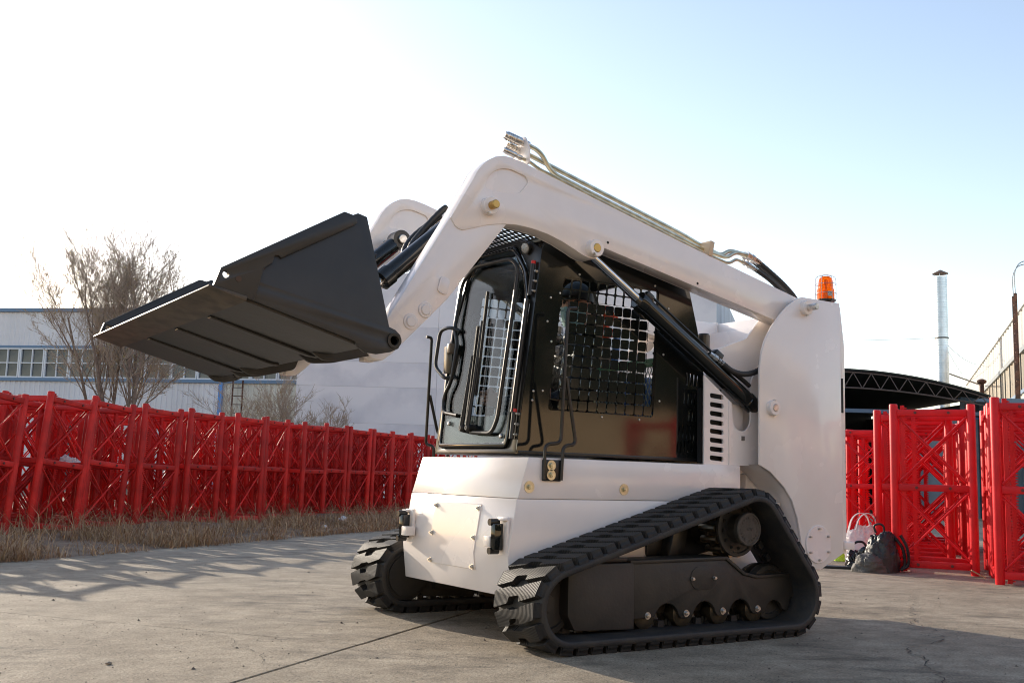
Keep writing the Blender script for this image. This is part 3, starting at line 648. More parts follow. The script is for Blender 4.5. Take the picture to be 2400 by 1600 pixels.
# --- chassis
across('lower_hull', [(2.692,.6495),(2.65,.385),(2.674,.205),(4.45,.205),(4.45,.6495)], .514, WHITE, loader, .004)
across('upper_hull', [(2.752,.843),(2.694,.6515),(4.137,.6515),(4.137,.843)], .516, WHITE, loader, .004)
across('seam_filler', [(2.72,.66),(2.705,.63),(4.4,.63),(4.4,.66)], .508, M('seam_shadow_gap', (.3, .29, .28), .6), loader)
across('engine_cover', [(3.99,.80),(3.99,1.31),(4.05,1.37),(4.84,1.37),(4.84,.30),(4.3,.30),(4.3,.80)], .40, WHITE, loader, .008)
def front(z): return 2.65+.1597*(z-.385) if z > .385 else 2.65-.1333*(z-.385)
def fplate(ys, zs_, t, name, mat, bevel=.003):
    m = MB(); vs = []
    for tt in (-.004, t):
        for z in zs_:
            for y in ys: vs.append((front(z)-tt, YC+y, z))
    k = len(zs_); n = 2*k
    fs = [(2*i, 2*i+1, 2*i+3, 2*i+2) for i in range(k-1)]+[(n+2*i, n+2*i+2, n+2*i+3, n+2*i+1) for i in range(k-1)]
    fs += [(2*i, 2*i+2, n+2*i+2, n+2*i) for i in range(k-1)]+[(2*i+1, n+2*i+1, n+2*i+3, 2*i+3) for i in range(k-1)]+[(0, n, n+1, 1), (2*k-2, 2*k-1, n+2*k-1, n+2*k-2)]
    return m.add(vs, fs).build(name, mat, loader, bevel=bevel, seg=1)
cov = fplate((-.222, .222), (.305, .385, .615), .006, 'access_cover', WHITE, .002)
for z in (.594, .455, .318):
    for y in (-.205, .205): bolt((front(z)-.006, YC+y, z), (-1, 0, .1), cov, .0095, .013)
for sd in (-1, 1):                              # front latch blocks
    y = sd*.455; m = MB(); m.box((front(.48)-.006, YC+y, .478), (.016, .085, .175)); b = m.build('latch_mount', WHITE, loader, bevel=.003)
    m = MB(); X0 = front(.48)-.02; prof = [(X0, y-.022), (X0, y+.022), (X0-.03, y+.026), (X0-.05, y+.005), (X0-.045, y-.022)]
    m.plate([prof], lambda u, v, t: Vector((u, YC+v, t)), .415, .535).build('latch_block', GLOSSB, b, bevel=.003)
    for z0 in (.405, .535):
        m = MB(); m.lathe((X0-.055, YC+y+.012, z0+.006), (1, 0, 0), [(0, .009), (0, .016), (.05, .016), (.05, .009)], 14); m.build('latch_tube', BLACK, b)
    MB().box((X0-.02, YC+y-sd*.045, .452), (.055, .055, .048)).build('latch_stop', WHITE, b, bevel=.004)
    MB().box((X0-.0, YC+y+sd*.02, .555), (.03, .05, .012)).build('latch_cap', WHITE, b, bevel=.003)
for (x, z) in ((2.756, .706), (3.326, .703)): bolt((x, Y(-1, .516), z), (0, -1, 0), loader, .012, .028, wmat=None, mat=ZINC)

# --- tracks
A_, B_, C_ = (2.73, .2), (4.13, .2), (3.86, .525); RB = .167
def track_loop():
    def nrm(p, q): d = Vector((q[0]-p[0], q[1]-p[1])).normalized(); return Vector((d.y, -d.x))
    nAB, nBC, nCA = nrm(A_, B_), nrm(B_, C_), nrm(C_, A_); segs = []
    ang = lambda v: math.atan2(v.y, v.x)
    for c0, c1, n0, n1 in ((A_, B_, nAB, nBC), (B_, C_, nBC, nCA), (C_, A_, nCA, nAB)):
        ln = (Vector(c1)-Vector(c0)).length; segs.append(('l', c0, c1, n0, ln))
        a0, a1 = ang(n0), ang(n1)
        while a1 < a0: a1 += 2*math.pi
        segs.append(('a', c1, a0, a1, (a1-a0)*RB))
    return segs
SEGS = track_loop(); LOOP = sum(s[4] for s in SEGS)
def tpos(s, h):
    s = s % LOOP
    for sg in SEGS:
        if s <= sg[4]:
            if sg[0] == 'l':
                p = Vector(sg[1]).lerp(Vector(sg[2]), s/sg[4]); n = sg[3]
            else:
                p = Vector(sg[1]); a = sg[2]+(sg[3]-sg[2])*s/sg[4]; n = Vector((math.cos(a), math.sin(a)))
            return p+n*(RB+h)
        s -= sg[4]
    return Vector(A_)+Vector((0, -1))*(RB+h)
TI, TO = .578, .910; TW = TO-TI; NLUG = 50; PITCH = LOOP/NLUG
def tmap(sd, s, w, h): p = tpos(s, h); return Vector((p.x, Y(sd, TI+w), p.y))
LUG = [(0,.03),(.05,-.02),(.35,.28),(.39,.62),(.59,.74),(.62,.46),(.95,.80),(1,.90),(1,1.58),(.95,1.62),(.66,1.32),(.61,1.20),(.41,1.08),(.36,1.14),(.05,.82),(0,.78)]
def make_track(sd):
    nseg = 170; prof = [(.004,-.03),(TW-.004,-.03),(TW,-.026),(TW,-.004),(TW-.004,0),(.004,0),(0,-.004),(0,-.026)]
    m = MB(); k = len(prof); vs = []
    for i in range(nseg): vs += [tmap(sd, LOOP*i/nseg, w, h) for w, h in prof]
    m.add(vs, [(i*k+j, i*k+(j+1) % k, ((i+1) % nseg)*k+(j+1) % k, ((i+1) % nseg)*k+j) for i in range(nseg) for j in range(k)])
    tr = m.build('rubber_track', RUBBER, loader, smooth=50)
    for q in range(NLUG):
        m = MB(); s0 = q*PITCH; base = []; top = []; mid = []
        cw = sum(p[0] for p in LUG)/len(LUG); cs = sum(p[1] for p in LUG)/len(LUG)
        for w, s in LUG:
            base.append(tmap(sd, s0+sd*s*PITCH, w*TW, -.003)); e = .016 if .05 < w < .95 else .0
            ww = w*TW; ww = min(max(ww, .012), TW-.016) if (w < .08 or w > .92) else ww
            ss = s+(cs+(w-.5)*.9-s)*.09
            top.append(tmap(sd, s0+sd*ss*PITCH, ww, .033))
        n = len(LUG); tri = tessellate_polygon([[Vector((w, s, 0)) for w, s in LUG]])
        m.add(base+top, [(i, (i+1) % n, n+(i+1) % n, n+i) for i in range(n)]+[tuple(n+i for i in t) for t in tri])
        m.build('tread_lug', TREAD, tr, smooth=0)
    m = MB()
    for q in range(NLUG):                       # inner guide teeth
        for w in (.075, .103):
            s0 = (q+.2)*PITCH; vs = [tmap(sd, s0+a*PITCH, w+b, h) for h, f in ((-.03, 1), (-.058, .6)) for a, b in ((.0+.1*(1-f), .0), (.5-.1*(1-f), .0), (.5-.1*(1-f), .02), (.0+.1*(1-f), .02))]
            m.add(vs, [(0,1,5,4),(1,2,6,5),(2,3,7,6),(3,0,4,7),(4,5,6,7)])
    tag(m.build('guide_teeth', RUBBER, tr, smooth=0), kind='stuff')
    # undercarriage frame
    fr_ = side('undercarriage_frame', [[(3.165,.366),(3.78,.373),(3.834,.338),(3.902,.296),(4.001,.276),(4.379,.286),(4.373,.176),(4.25,.174),(4.224,.108)]
        +arcpts(4.125,.098,.066,15,165,8)+[(4.034,.105),(4.004,.1),(3.974,.105)]+arcpts(3.883,.100,.078,15,165,8)+[(3.79,.105),(3.762,.1),(3.732,.105)]+arcpts(3.641,.100,.078,15,165,8)+[(3.55,.105),(3.52,.1),(3.49,.105)]+arcpts(3.398,.100,.078,15,165,8)+[(3.318,.118),(3.186,.115)]], .735, .76, UNDER, loader, sd, .004)
    side('top_flange', [[(3.165,.366),(3.78,.373),(3.834,.338),(3.902,.296),(4.001,.276),(4.379,.286),(4.379,.300),(4.0,.291),(3.909,.310),(3.842,.352),(3.786,.388),(3.165,.381)]], .60, .768, UNDER, fr_, sd, .002)
    side('tensioner_box', [rounded([(2.80,.33),(2.80,.15),(2.84,.083),(3.18,.072),(3.178,.372),(2.845,.372)], .012)], .62, .778, UNDER, fr_, sd, .005)
    side('tensioner_top', [[(2.83,.375),(2.93,.40),(3.16,.392),(3.16,.375)]], .64, .75, UNDER, fr_, sd, .003)
    side('inspection_cover', [arcpts(3.60,.288,.055,90,270,8)+arcpts(3.66,.288,.055,-90,90,8)], .758, .7635, UNDER, fr_, sd, .001)
    side('inner_frame', [[(2.9,.30),(2.9,.12),(4.2,.12),(4.2,.26),(3.7,.33)]], .60, .66, UNDER, fr_, sd)
    for x, z in [(3.277+.2424*k, .127) for k in range(4)]+[(4.314,.191)]: bolt((x, Y(sd, .758), z), (0, sd, 0), fr_, .012, .017)
    for x in (3.553, 3.699): bolt((x, Y(sd, .7635), .288), (0, sd, 0), fr_, .008, .009)
    for k in range(4):
        x = 3.277+.2424*k; rr = [(0, .045), (.0, .062), (.03, .065), (.035, .05), (.085, .05), (.09, .065), (.12, .062), (.128, .05), (.128, .02)]
        o = MB().lathe((x, Y(sd, .615), .122), (0, sd, 0), rr, 28).build('track_roller', M('worn_roller_steel', (.09, .075, .05), .4, .7, col2=(.03, .027, .022), vscale=14), loader)
        MB().cyl((x, Y(sd, .60), .122), (x, Y(sd, .745), .122), .018, n=12).build('axle', UNDER, o)
    for nm, c, r in (('front_idler', A_, .141), ('rear_idler', B_, .141)):
        o = MB().lathe((c[0], Y(sd, .595), c[1]), (0, sd, 0), [(0, .03), (.0, r-.03), (.01, r-.03), (.012, r-.008), (.03, r), (.05, r), (.052, r-.03), (.085, r-.03), (.087, r), (.115, r), (.128, r-.008), (.13, r-.03), (.12, r-.035), (.118, .04), (.134, .035), (.134, .005)], 40).build(nm, UNDER, loader)
    # drive sprocket and hub
    x, z = C_; o = MB().lathe((x, Y(sd, .66), z), (0, sd, 0), [(0, .05), (.0, .128), (.02, .13), (.022, .118), (.09, .118), (.092, .138), (.108, .138), (.110, .122), (.10, .118), (.10, .072), (.115, .068), (.16, .066), (.165, .06), (.165, .01)], 40).build('drive_sprocket', UNDER, loader)
    for k in range(14):
        a = 2*math.pi*k/14; p = Vector((x+.130*math.cos(a), 0, z+.130*math.sin(a)))
        MB().cyl((p.x, Y(sd, .635), p.z), (p.x, Y(sd, .745), p.z), .018, n=10).build('drive_roller', M('polished_roller', (.55, .46, .33), .3, 1., var=.2, vscale=20), o)
    for k in range(12):
        a = 2*math.pi*k/12+.1; bolt((x+.099*math.cos(a), Y(sd, .757), z+.099*math.sin(a)), (0, sd, 0), o, .008, .009, UNDER)
    h = MB().lathe((x, Y(sd, .82), z), (0, sd, 0), [(0, .083), (.022, .083), (.026, .079), (.026, .072), (.023, .070), (.023, .005)], 40).build('hub_cap', M('dusty_hub', (.055, .050, .042), .5, var=.2, vscale=30, bump=.1, bscale=60), o)
    m = MB()
    for k in range(20):                         # cast ring of worn, unreadable characters
        if k in (4, 9, 14): continue
        a = 2*math.pi*k/20; p = Vector((x+.055*math.cos(a), Y(sd, .8435), z+.055*math.sin(a))); rad = Vector((math.cos(a), 0, math.sin(a))); tn = Vector((-math.sin(a), 0, math.cos(a)))
        m.bar(p-rad*.006, p+rad*.006, .003, .003); m.bar(p+tn*.005-rad*.004, p+tn*.005+rad*.005, .003, .003)
    for dx in (-.014, -.004, .006, .016): m.bar((x+dx, Y(sd, .8435), z-.006), (x+dx+.006, Y(sd, .8435), z+.008), .003, .003)
    m.build('cast_lettering', MATS['dusty_hub'], h, smooth=0)
    MB().cyl((x, Y(sd, .50), z), (x, Y(sd, .67), z), .10, n=24).build('drive_motor', UNDER, loader)
    # black plate standing in for the dark hull opening; mounting arms to the hull
    side('dark_opening_plate', [rounded([(3.47,.52),(3.47,.37),(3.60,.34),(3.92,.40),(3.95,.60),(3.80,.60)], .03)], .508, .53, BLACK, loader, sd, .003)
    side('opening_plate_web', [[(3.60,.56),(3.55,.36),(3.64,.36),(3.70,.58)]], .53, .60, BLACK, loader, sd, .003)
    MB().box((3.2, Y(sd, .56), .30), (.12, .14, .10)).build('frame_mount', UNDER, loader, bevel=.01)
    MB().box((4.0, Y(sd, .56), .20), (.12, .14, .10)).build('frame_mount', UNDER, loader, bevel=.01)
    MB().cyl((3.06, Y(sd, .515), .36), (3.06, Y(sd, .545), .36), .028, n=20).build('grease_cap', WHITE, loader)
for sd in (-1, 1): make_track(sd)

# --- rear towers
TOWER = [(4.192,.851),(4.194,1.312),(4.195,1.363),(4.213,1.465),(4.243,1.536),(4.291,1.609),(4.351,1.676),(4.42,1.739),(4.501,1.791),(4.542,1.803),(4.862,1.805),(4.864,1.086),(4.868,.373),(4.672,.287),(4.53,.30),(4.515,.45),(4.489,.569),(4.445,.665),(4.382,.738),(4.275,.816)]
INNER = [(3.985,1.30),(4.035,1.472),(4.124,1.50),(4.297,1.562),(4.401,1.679),(4.47,1.79),(4.86,1.79),(4.86,.9),(4.0,.9)]
for sd in (-1, 1):
    tw = side('rear_tower', [TOWER], .588, .602, WHITE, loader, sd, .004)
    side('tower_inner_plate', [INNER], .395, .41, WHITE, tw, sd, .003)
    MB().box((4.858, Y(sd, .49), 1.09), (.012, .20, 1.42)).build('tower_back', WHITE, tw, bevel=.003)
    MB().box((4.70, Y(sd, .50), 1.79), (.32, .178, .012)).build('tower_top', WHITE, tw, bevel=.003)
    # arch lining from the outer plate in to the hull
    arch = [(4.195,.845),(4.275,.812),(4.382,.734),(4.445,.661),(4.489,.565),(4.515,.446),(4.53,.30)]; m = MB(); n = len(arch)
    m.add([(u, Y(sd, .404), v) for u, v in arch]+[(u, Y(sd, .590), v) for u, v in arch]+[(u+.012, Y(sd, .404), v+.008) for u, v in arch]+[(u+.012, Y(sd, .590), v+.008) for u, v in arch],
          [(i, i+1, n+i+1, n+i) for i in range(n-1)]+[(2*n+i, 3*n+i, 3*n+i+1, 2*n+i+1) for i in range(n-1)]); m.build('arch_lining', WHITE, tw, smooth=60)
    # vent panel with slots and the cylinder well
    slots = [rounded([(3.924,1.224-.0472*k),(3.924,1.198-.0472*k),(4.024,1.192-.0472*k),(4.024,1.218-.0472*k)], .011, 3) for k in range(8)]
    vpn = side('vent_panel', [[(3.882,.842),(4.30,.846),(4.30,1.40),(4.262,1.36),(4.232,1.29),(4.231,1.11)]+arcpts(4.161,1.10,.07,0,-180,10)+[(4.085,1.18),(3.882,1.316)]]+slots, .492, .502, WHITE, tw, sd, .0)
    MB().box((3.97, Y(sd, .45), 1.05), (.15, .03, .40)).build('vent_back', DARKIN, vpn)
    MB().bar((4.062, Y(sd, .503), .846), (4.062, Y(sd, .503), 1.19), .008, .006).build('panel_fold', WHITE, vpn, bevel=.002)
    MB().box((4.17, Y(sd, .504), .992), (.022, .004, .024)).build('panel_hole', M('grey_recess', (.15, .14, .13), .7), vpn)
    MB().box((4.15, Y(sd, .43), 1.10), (.16, .03, .16)).build('well_gusset', WHITE, tw, bevel=.004)
    pb1 = pin('pivot_boss', 4.556, 1.741, sd, .60, .635, .042, WHITE, tw); pin('pivot_pin', 4.556, 1.741, sd, .62, .695, .019, STEEL, pb1)
    pb2 = pin('cylinder_boss', 4.287, 1.161, sd, .60, .632, .042, WHITE, tw); pin('cylinder_pin', 4.287, 1.161, sd, .62, .636, .022, STEEL, pb2)
    for z in (1.161-.04, 1.161+.04): bolt((4.287, Y(sd, .618), z), (0, sd, 0), pb2, .005, .007)
    bolt((4.556, Y(sd, .618), 1.70), (0, sd, 0), pb1, .006, .008)
    rc = pin('round_cover', 4.652, .426, sd, .602, .609, .105, WHITE, tw, 40)
    for k in range(6):
        a = R(60*k+30); bolt((4.652+.085*math.cos(a), Y(sd, .609), .426+.085*math.sin(a)), (0, sd, 0), rc, .006, .007)
    MB().box((4.93, Y(sd, .58), .415), (.09, .03, .045)).build('tow_lug', WHITE, tw, bevel=.004)
side('rear_door', [[(4.866,1.79),(4.90,1.79),(4.935,1.547),(4.93,.37),(4.866,.37)]], -.575, .575, WHITE, loader, -1, .006)
MB().box((4.905, Y(-1, .576), 1.27), (.016, .004, .20)).build('door_slot', DARKIN, loader)
MB().lathe((4.263, YC-.1, 1.37), (0, 0, 1), [(0, .028), (.14, .028), (.145, .036), (.235, .037), (.245, .03), (.246, .005)], 24).build('air_intake_cap', BLACK, loader)
across('rear_bulkhead', [(4.80,1.3),(4.80,1.72),(4.85,1.72),(4.85,1.3)], .40, WHITE, loader, .004)

# --- lift arms
BOOM = [(2.272,1.906),(2.383,2.104),(2.405,2.148),(2.435,2.186),(2.468,2.215),(2.503,2.236),(2.55,2.249),(2.60,2.248),(2.66,2.238),(2.725,2.222),(3.117,2.130),(3.685,1.999)]+arcpts(4.555,1.72,.09,75,-100,10)+[(3.165,1.893),(3.145,1.888),(3.132,1.868),(3.122,1.845),(3.095,1.829),(3.06,1.83),(3.02,1.841),(2.983,1.857),(2.899,1.888),(2.815,1.911),(2.75,1.921),(2.697,1.926),(2.63,1.928),(2.565,1.922),(2.473,1.904),(2.386,1.873),(2.337,1.857),(2.312,1.862),(2.296,1.872)]
LEG = [(1.885,1.262),(2.034,1.504),(2.269,1.902),(2.33,2.0),(2.45,2.02),(2.58,1.95),(2.576,1.92),(2.275,1.532),(2.01,1.262),(1.965,1.228),(1.915,1.232)]
REC = rounded([(2.446,2.072),(2.459,2.124),(2.494,2.164),(2.542,2.187),(2.591,2.191),(2.678,2.172),(2.692,2.145),(2.644,2.083),(2.546,2.070)], .02, 3)
for sd in (-1, 1):
    arm = side('lift_arm', [BOOM], .449, .531, WHITE, loader, sd, .003)
    side('arm_side_plate', [BOOM, REC], .531, .540, WHITE, arm, sd, .0025)
    side('arm_side_plate', [BOOM, REC], .440, .449, WHITE, arm, sd, .0025)
    leg = side('arm_leg', [LEG], .446, .534, WHITE, arm, sd, .005)
    side('stamped_pad', [rounded([(2.235,1.635),(2.285,1.62),(2.268,1.545),(2.215,1.56)], .02, 3)], .534, .541, WHITE, leg, sd, .003)
    for x, z in ((2.163,1.47),(2.092,1.41)):
        o = pin('leg_boss', x, z, sd, .534, .540, .036, WHITE, leg, 24); pin('boss_cap', x, z, sd, .539, .546, .024, WHITE, o, 24)
    for (x, z) in ((3.181,1.925),(3.793,1.795)): MB().cyl((x, Y(sd, .5395), z), (x, Y(sd, .5415), z), .007, n=12).build('small_hole', DARKIN, arm)
    b1 = pin('arm_boss', 2.47, 1.988, sd, .54, .572, .042, WHITE, arm, 28); pin('brass_pin', 2.47, 1.988, sd, .57, .612, .020, BRASS, b1); bolt((2.455, Y(sd, .565), 1.952), (0, sd, 0), b1, .006, .008)
    b2 = pin('cylinder_boss', 3.083, 1.877, sd, .535, .582, .043, WHITE, arm, 28); pin('brass_pin', 3.083, 1.877, sd, .575, .585, .023, BRASS, b2); bolt((3.065, Y(sd, .578), 1.843), (0, sd, 0), b2, .006, .008)
    # lift cylinder
    top, bot = Vector((3.083, Y(sd, .487), 1.877)), Vector((4.287, Y(sd, .487), 1.161)); d = (bot-top).normalized(); ln = (bot-top).length
    lc = MB().lathe(top+d*.40, d, [(0, .03), (.0, .047), (.012, .051), (.05, .051), (.055, .046), (ln-.40-.09, .046), (ln-.40-.085, .050), (ln-.40-.03, .048), (ln-.40, .03)], 28).build('lift_cylinder', GLOSSB, arm)
    MB().cyl(top, top+d*.42, .0225, n=20).build('cylinder_rod', CHROME, lc); MB().cyl((3.083, Y(sd, .455), 1.877), (3.083, Y(sd, .53), 1.877), .04, n=20).build('rod_eye', BLACK, lc)
    up = Vector((0, sd, 0)).cross(d); up = up if up.z > 0 else -up
    q = lambda t, o, y=0.: top+d*t+up*o+Vector((0, sd*y, 0))
    MB().bar(q(.42, .055, .01), q(.47, .055, .01), .028, .03, up).build('port_block', BLACK, lc, bevel=.004)
    MB().bar(q(.96, .062, .02), q(1.02, .062, .02), .045, .05, up).build('port_block', BLACK, lc, bevel=.005)
    MB().tube([q(.46, .062, .012), q(.7, .062, .012), q(.96, .064, .015)], .007, 8).build('feed_pipe', BLACK, lc)
    MB().tube(smooth_path([q(.98, .07, .02), q(1.05, .045, .03), q(1.2, .058, .03), q(1.27, .06, .03)], 5), .012, 10).build('thin_hose', HOSE, lc)
    hs = [Vector((3.90, Y(sd, .52), 1.43)), Vector((3.985, Y(sd, .53), 1.385)), Vector((4.048, Y(sd, .54), 1.348)), Vector((4.122, Y(sd, .55), 1.336)), Vector((4.215, Y(sd, .55), 1.355)), Vector((4.32, Y(sd, .54), 1.41))]
    hp = smooth_path(hs, 8); MB().tube(hp, [.015+.0012*(i % 2) for i in range(len(hp))], 12).build('feed_hose', HOSE, lc, smooth=60)
    MB().lathe(hs[0], (hs[1]-hs[0]), [(0, .012), (.0, .017), (.03, .017), (.032, .02), (.05, .02), (.052, .016), (.10, .016), (.10, .01)], 8).build('hose_fitting', STEEL, lc)
for sd in (-1, 1): MB().cyl((2.44, Y(sd, .355), 1.972), (2.44, Y(sd, .44), 1.972), .026, n=18).build('eye_mount', BLACK, loader)
MB().cyl((1.99, YC-.445, 1.36), (1.99, YC+.445, 1.36), .045, n=20).build('coupler_cross_tube', BLACK, loader)
across('coupler_plate', [(1.845,1.27),(1.80,1.62),(1.83,1.63),(1.875,1.275)], .56, BLACK, loader, .004)
for y in (-.30, .30):
    e0, e1 = Vector((2.44, YC+y, 1.972)), Vector((1.83, YC+y, 1.415)); d = (e1-e0).normalized()
    o = MB().lathe(e0+d*.02, d, [(0, .03), (.03, .043), (.44, .043), (.445, .049), (.50, .049), (.505, .025)], 24).build('tilt_cylinder', GLOSSB, loader)
    MB().cyl(e0+d*.5, e1, .022, n=18).build('cylinder_rod', CHROME, o); MB().lathe(e0+Vector((0, -.04, 0)), (0, 1, 0), [(0, .05), (.08, .05)], 24).build('cylinder_eye', BLACK, o)
    pin('eye_pin', e0.x, e0.z, -1, -y+.04 if y > 0 else -y+.04, -y+.055, .024, STEEL, o)
    MB().lathe(e1+Vector((0, -.035, 0)), (0, 1, 0), [(0, .04), (.07, .04)], 20).build('rod_eye', BLACK, o)
for dy, off in ((-.14, 0), (-.2, .03)):
    hp = smooth_path([(2.44, YC+dy, 2.02+off), (2.402, YC+dy, 1.985+off), (2.286, YC+dy-.02, 1.885), (2.225, YC+dy-.05, 1.80), (2.22, YC+dy-.08, 1.70)], 8)
    MB().tube(hp, [.016+.0013*(i % 2) for i in range(len(hp))], 10).build('arm_hose', HOSE, loader, smooth=60)
hp = smooth_path([(2.05, YC-.25, 1.74), (1.95, YC-.2, 1.76), (1.86, YC-.15, 1.70), (1.84, YC-.1, 1.6)], 8); MB().tube(hp, [.014+.0012*(i % 2) for i in range(len(hp))], 10).build('arm_hose', HOSE, loader, smooth=60)

# --- hydraulic lines on the near arm
lines = empty('hydraulic_lines', (3.2, Y(-1, .49), 2.1)); lines.parent = loader; lines.location = Vector((3.2, Y(-1, .49), 2.1))-loader.location
def P3(L, h): return [(x, Y(-1, h), z) for x, z in L]
MB().tube(fillet(P3([(2.69,2.352),(2.79,2.332),(2.86,2.236),(3.156,2.166),(3.892,1.996),(4.058,1.978),(4.124,2.021),(4.21,2.017),(4.26,2.003)], .49), .05), .0115, 10).build('steel_tube', ZINC, lines)
MB().tube(fillet(P3([(2.70,2.319),(2.752,2.312),(3.759,2.072),(3.90,2.030),(4.05,1.996),(4.115,2.035),(4.21,2.030),(4.27,2.012)], .455), .05), .0115, 10).build('steel_tube', ZINC, lines)
MB().tube(fillet(P3([(2.64,2.268),(2.71,2.256),(2.76,2.232),(3.13,2.142),(3.891,1.966),(4.047,1.940),(4.104,1.974),(4.151,1.963),(4.20,1.952)], .518), .04), .0085, 8).build('steel_tube', ZINC, lines)
def coupler(x0, z0, x1, z1, h, s_):
    a, b = Vector((x0, Y(-1, h), z0)), Vector((x1, Y(-1, h), z1)); L_ = (b-a).length
    p = [(0, .011*s_), (.0, .017*s_), (.014, .019*s_)]
    for k in range(4): t = .016+k*(L_*.6-.016)/4; p += [(t, .021*s_), (t+.006, .0225*s_), (t+.010, .021*s_), (t+.0105, .018*s_)]
    p += [(L_*.62, .022*s_), (L_*.95, .022*s_), (L_*.955, .015*s_), (L_*1.15, .015*s_), (L_*1.152, .019*s_), (L_*1.42, .019*s_), (L_*1.425, .012*s_)]
    MB().lathe(a, b-a, p, 18).build('quick_coupler', STEEL, lines, smooth=25)
coupler(2.578, 2.372, 2.677, 2.354, .49, 1.0); coupler(2.612, 2.339, 2.698, 2.319, .455, .85); coupler(2.555, 2.286, 2.63, 2.270, .518, .7)
MB().plate([rounded([(-.075,0),(.06,0),(.06,.075),(.02,.145),(-.03,.145),(-.075,.06)], .015)], lambda u, v, t: Vector((2.688+t+v*.0, Y(-1, .49)-u, 2.235+v)), -.004, .004).build('coupler_bracket', WHITE, lines, bevel=.002)
MB().box((3.892, Y(-1, .487), 1.998), (.03, .115, .085), Matrix.Rotation(R(13), 3, 'Y')).build('tube_clamp', TAN, lines, bevel=.003)
MB().box((3.872, Y(-1, .487), 1.962), (.075, .10, .012), Matrix.Rotation(R(13), 3, 'Y')).build('clamp_base', TAN, lines, bevel=.002)
for h, L_, r in ((.49, [(4.26,2.003),(4.30,1.99),(4.437,1.924),(4.53,1.872),(4.61,1.81),(4.66,1.72)], .0165), (.455, [(4.27,2.012),(4.31,2.0),(4.45,1.935),(4.545,1.88),(4.62,1.815),(4.67,1.72)], .0165), (.518, [(4.20,1.952),(4.24,1.94),(4.36,1.895),(4.45,1.845),(4.52,1.79),(4.57,1.70)], .012)):
    p = smooth_path(P3(L_, h), 10); MB().tube(p, [r+.001*(i % 2) for i in range(len(p))], 12).build('rubber_hose', HOSE, lines, smooth=60)
    a, b = Vector(P3(L_, h)[0]), Vector(P3(L_, h)[1]); k = r/.0165
    MB().lathe(a-(b-a).normalized()*.05, b-a, [(0, .012*k), (.0, .021*k), (.028, .021*k), (.03, .017*k), (.04, .017*k), (.042, .023*k), (.062, .023*k), (.064, .018*k), (.11, .0185*k), (.11, .01)], 6 if k > .9 else 8).build('hose_fitting', STEEL, lines, smooth=20)

# --- bucket
BK = .918
SIDEP = [(1.099,1.391),(1.121,1.459),(1.583,1.739),(1.62,1.733),(1.644,1.745),(1.683,1.736),(1.799,1.316),(1.828,1.306),(1.849,1.288),(1.856,1.262),(1.843,1.235),(1.81,1.218),(1.752,1.205),(1.70,1.208),(1.671,1.224),(1.657,1.246),(1.25,1.355)]
OVER = [(1.099,1.391),(1.121,1.459),(1.583,1.739),(1.625,1.731),(1.638,1.716),(1.634,1.698),(1.586,1.668),(1.341,1.523),(1.330,1.532),(1.316,1.530),(1.309,1.502),(1.277,1.476),(1.249,1.355),(1.218,1.362)]
bucket = empty('bucket', (1.5, YC, 1.4)); bucket.parent = loader; bucket.location = Vector((1.5, YC, 1.4))-loader.location
for sd in (-1, 1):
    sp = side('side_plate', [SIDEP, arcpts(1.14,1.436,.012,0,337.5,15), arcpts(1.822,1.264,.018,0,337.5,15)], BK-.014, BK, SATIN, bucket, sd, .0015)
    side('side_cutter', [OVER, arcpts(1.14,1.436,.012,0,337.5,15)], BK+.0005, BK+.011, SATIN, bucket, sd, .002)
    MB().cyl((1.186, Y(sd, BK+.010), 1.425), (1.186, Y(sd, BK+.013), 1.425), .011, n=16).build('plugged_hole', M('rust_spot', (.07, .04, .025), .7), bucket)
    MB().lathe((1.822, Y(sd, BK-.02), 1.264), (0, sd, 0), [(0, .019), (.0, .030), (.026, .030), (.026, .019), (0, .019)], 24).build('pivot_bush', BLACK, bucket)
across('cutting_edge', [(1.078,1.386),(1.082,1.394),(1.222,1.366),(1.218,1.346)], BK+.014, WORN, bucket, .002)
across('floor_plate', [(1.215,1.366),(1.215,1.354),(1.657,1.236),(1.72,1.232),(1.765,1.262),(1.782,1.31),(1.676,1.726),(1.664,1.722),(1.768,1.312),(1.755,1.272),(1.715,1.245),(1.66,1.249)], BK-.014, SATIN, bucket, .0)
across('top_lip', [(1.655,1.705),(1.655,1.735),(1.69,1.738),(1.69,1.70)], BK-.014, SATIN, bucket, .003)
for y in (-.46, 0, .46): 
    MB().plate([[(1.232,1.350),(1.232,1.341),(1.655,1.226),(1.70,1.222),(1.70,1.232),(1.657,1.236)]], xz, YC+y-.02, YC+y+.02).build('wear_bar', SATIN, bucket, bevel=.002)
for y in (-.52, -.38, .38, .52):
    MB().plate([rounded([(1.64,1.238),(1.70,1.205),(1.80,1.215),(1.93,1.25),(1.95,1.31),(1.80,1.55),(1.74,1.5)], .02)], xz, YC+y-.009, YC+y+.009).build('hinge_ear', SATIN, bucket, bevel=.002)
for y in (-.45, .45): MB().box((1.93, YC+y, 1.245), (.05, .05, .04)).build('hinge_stop', WHITE, bucket, bevel=.004)

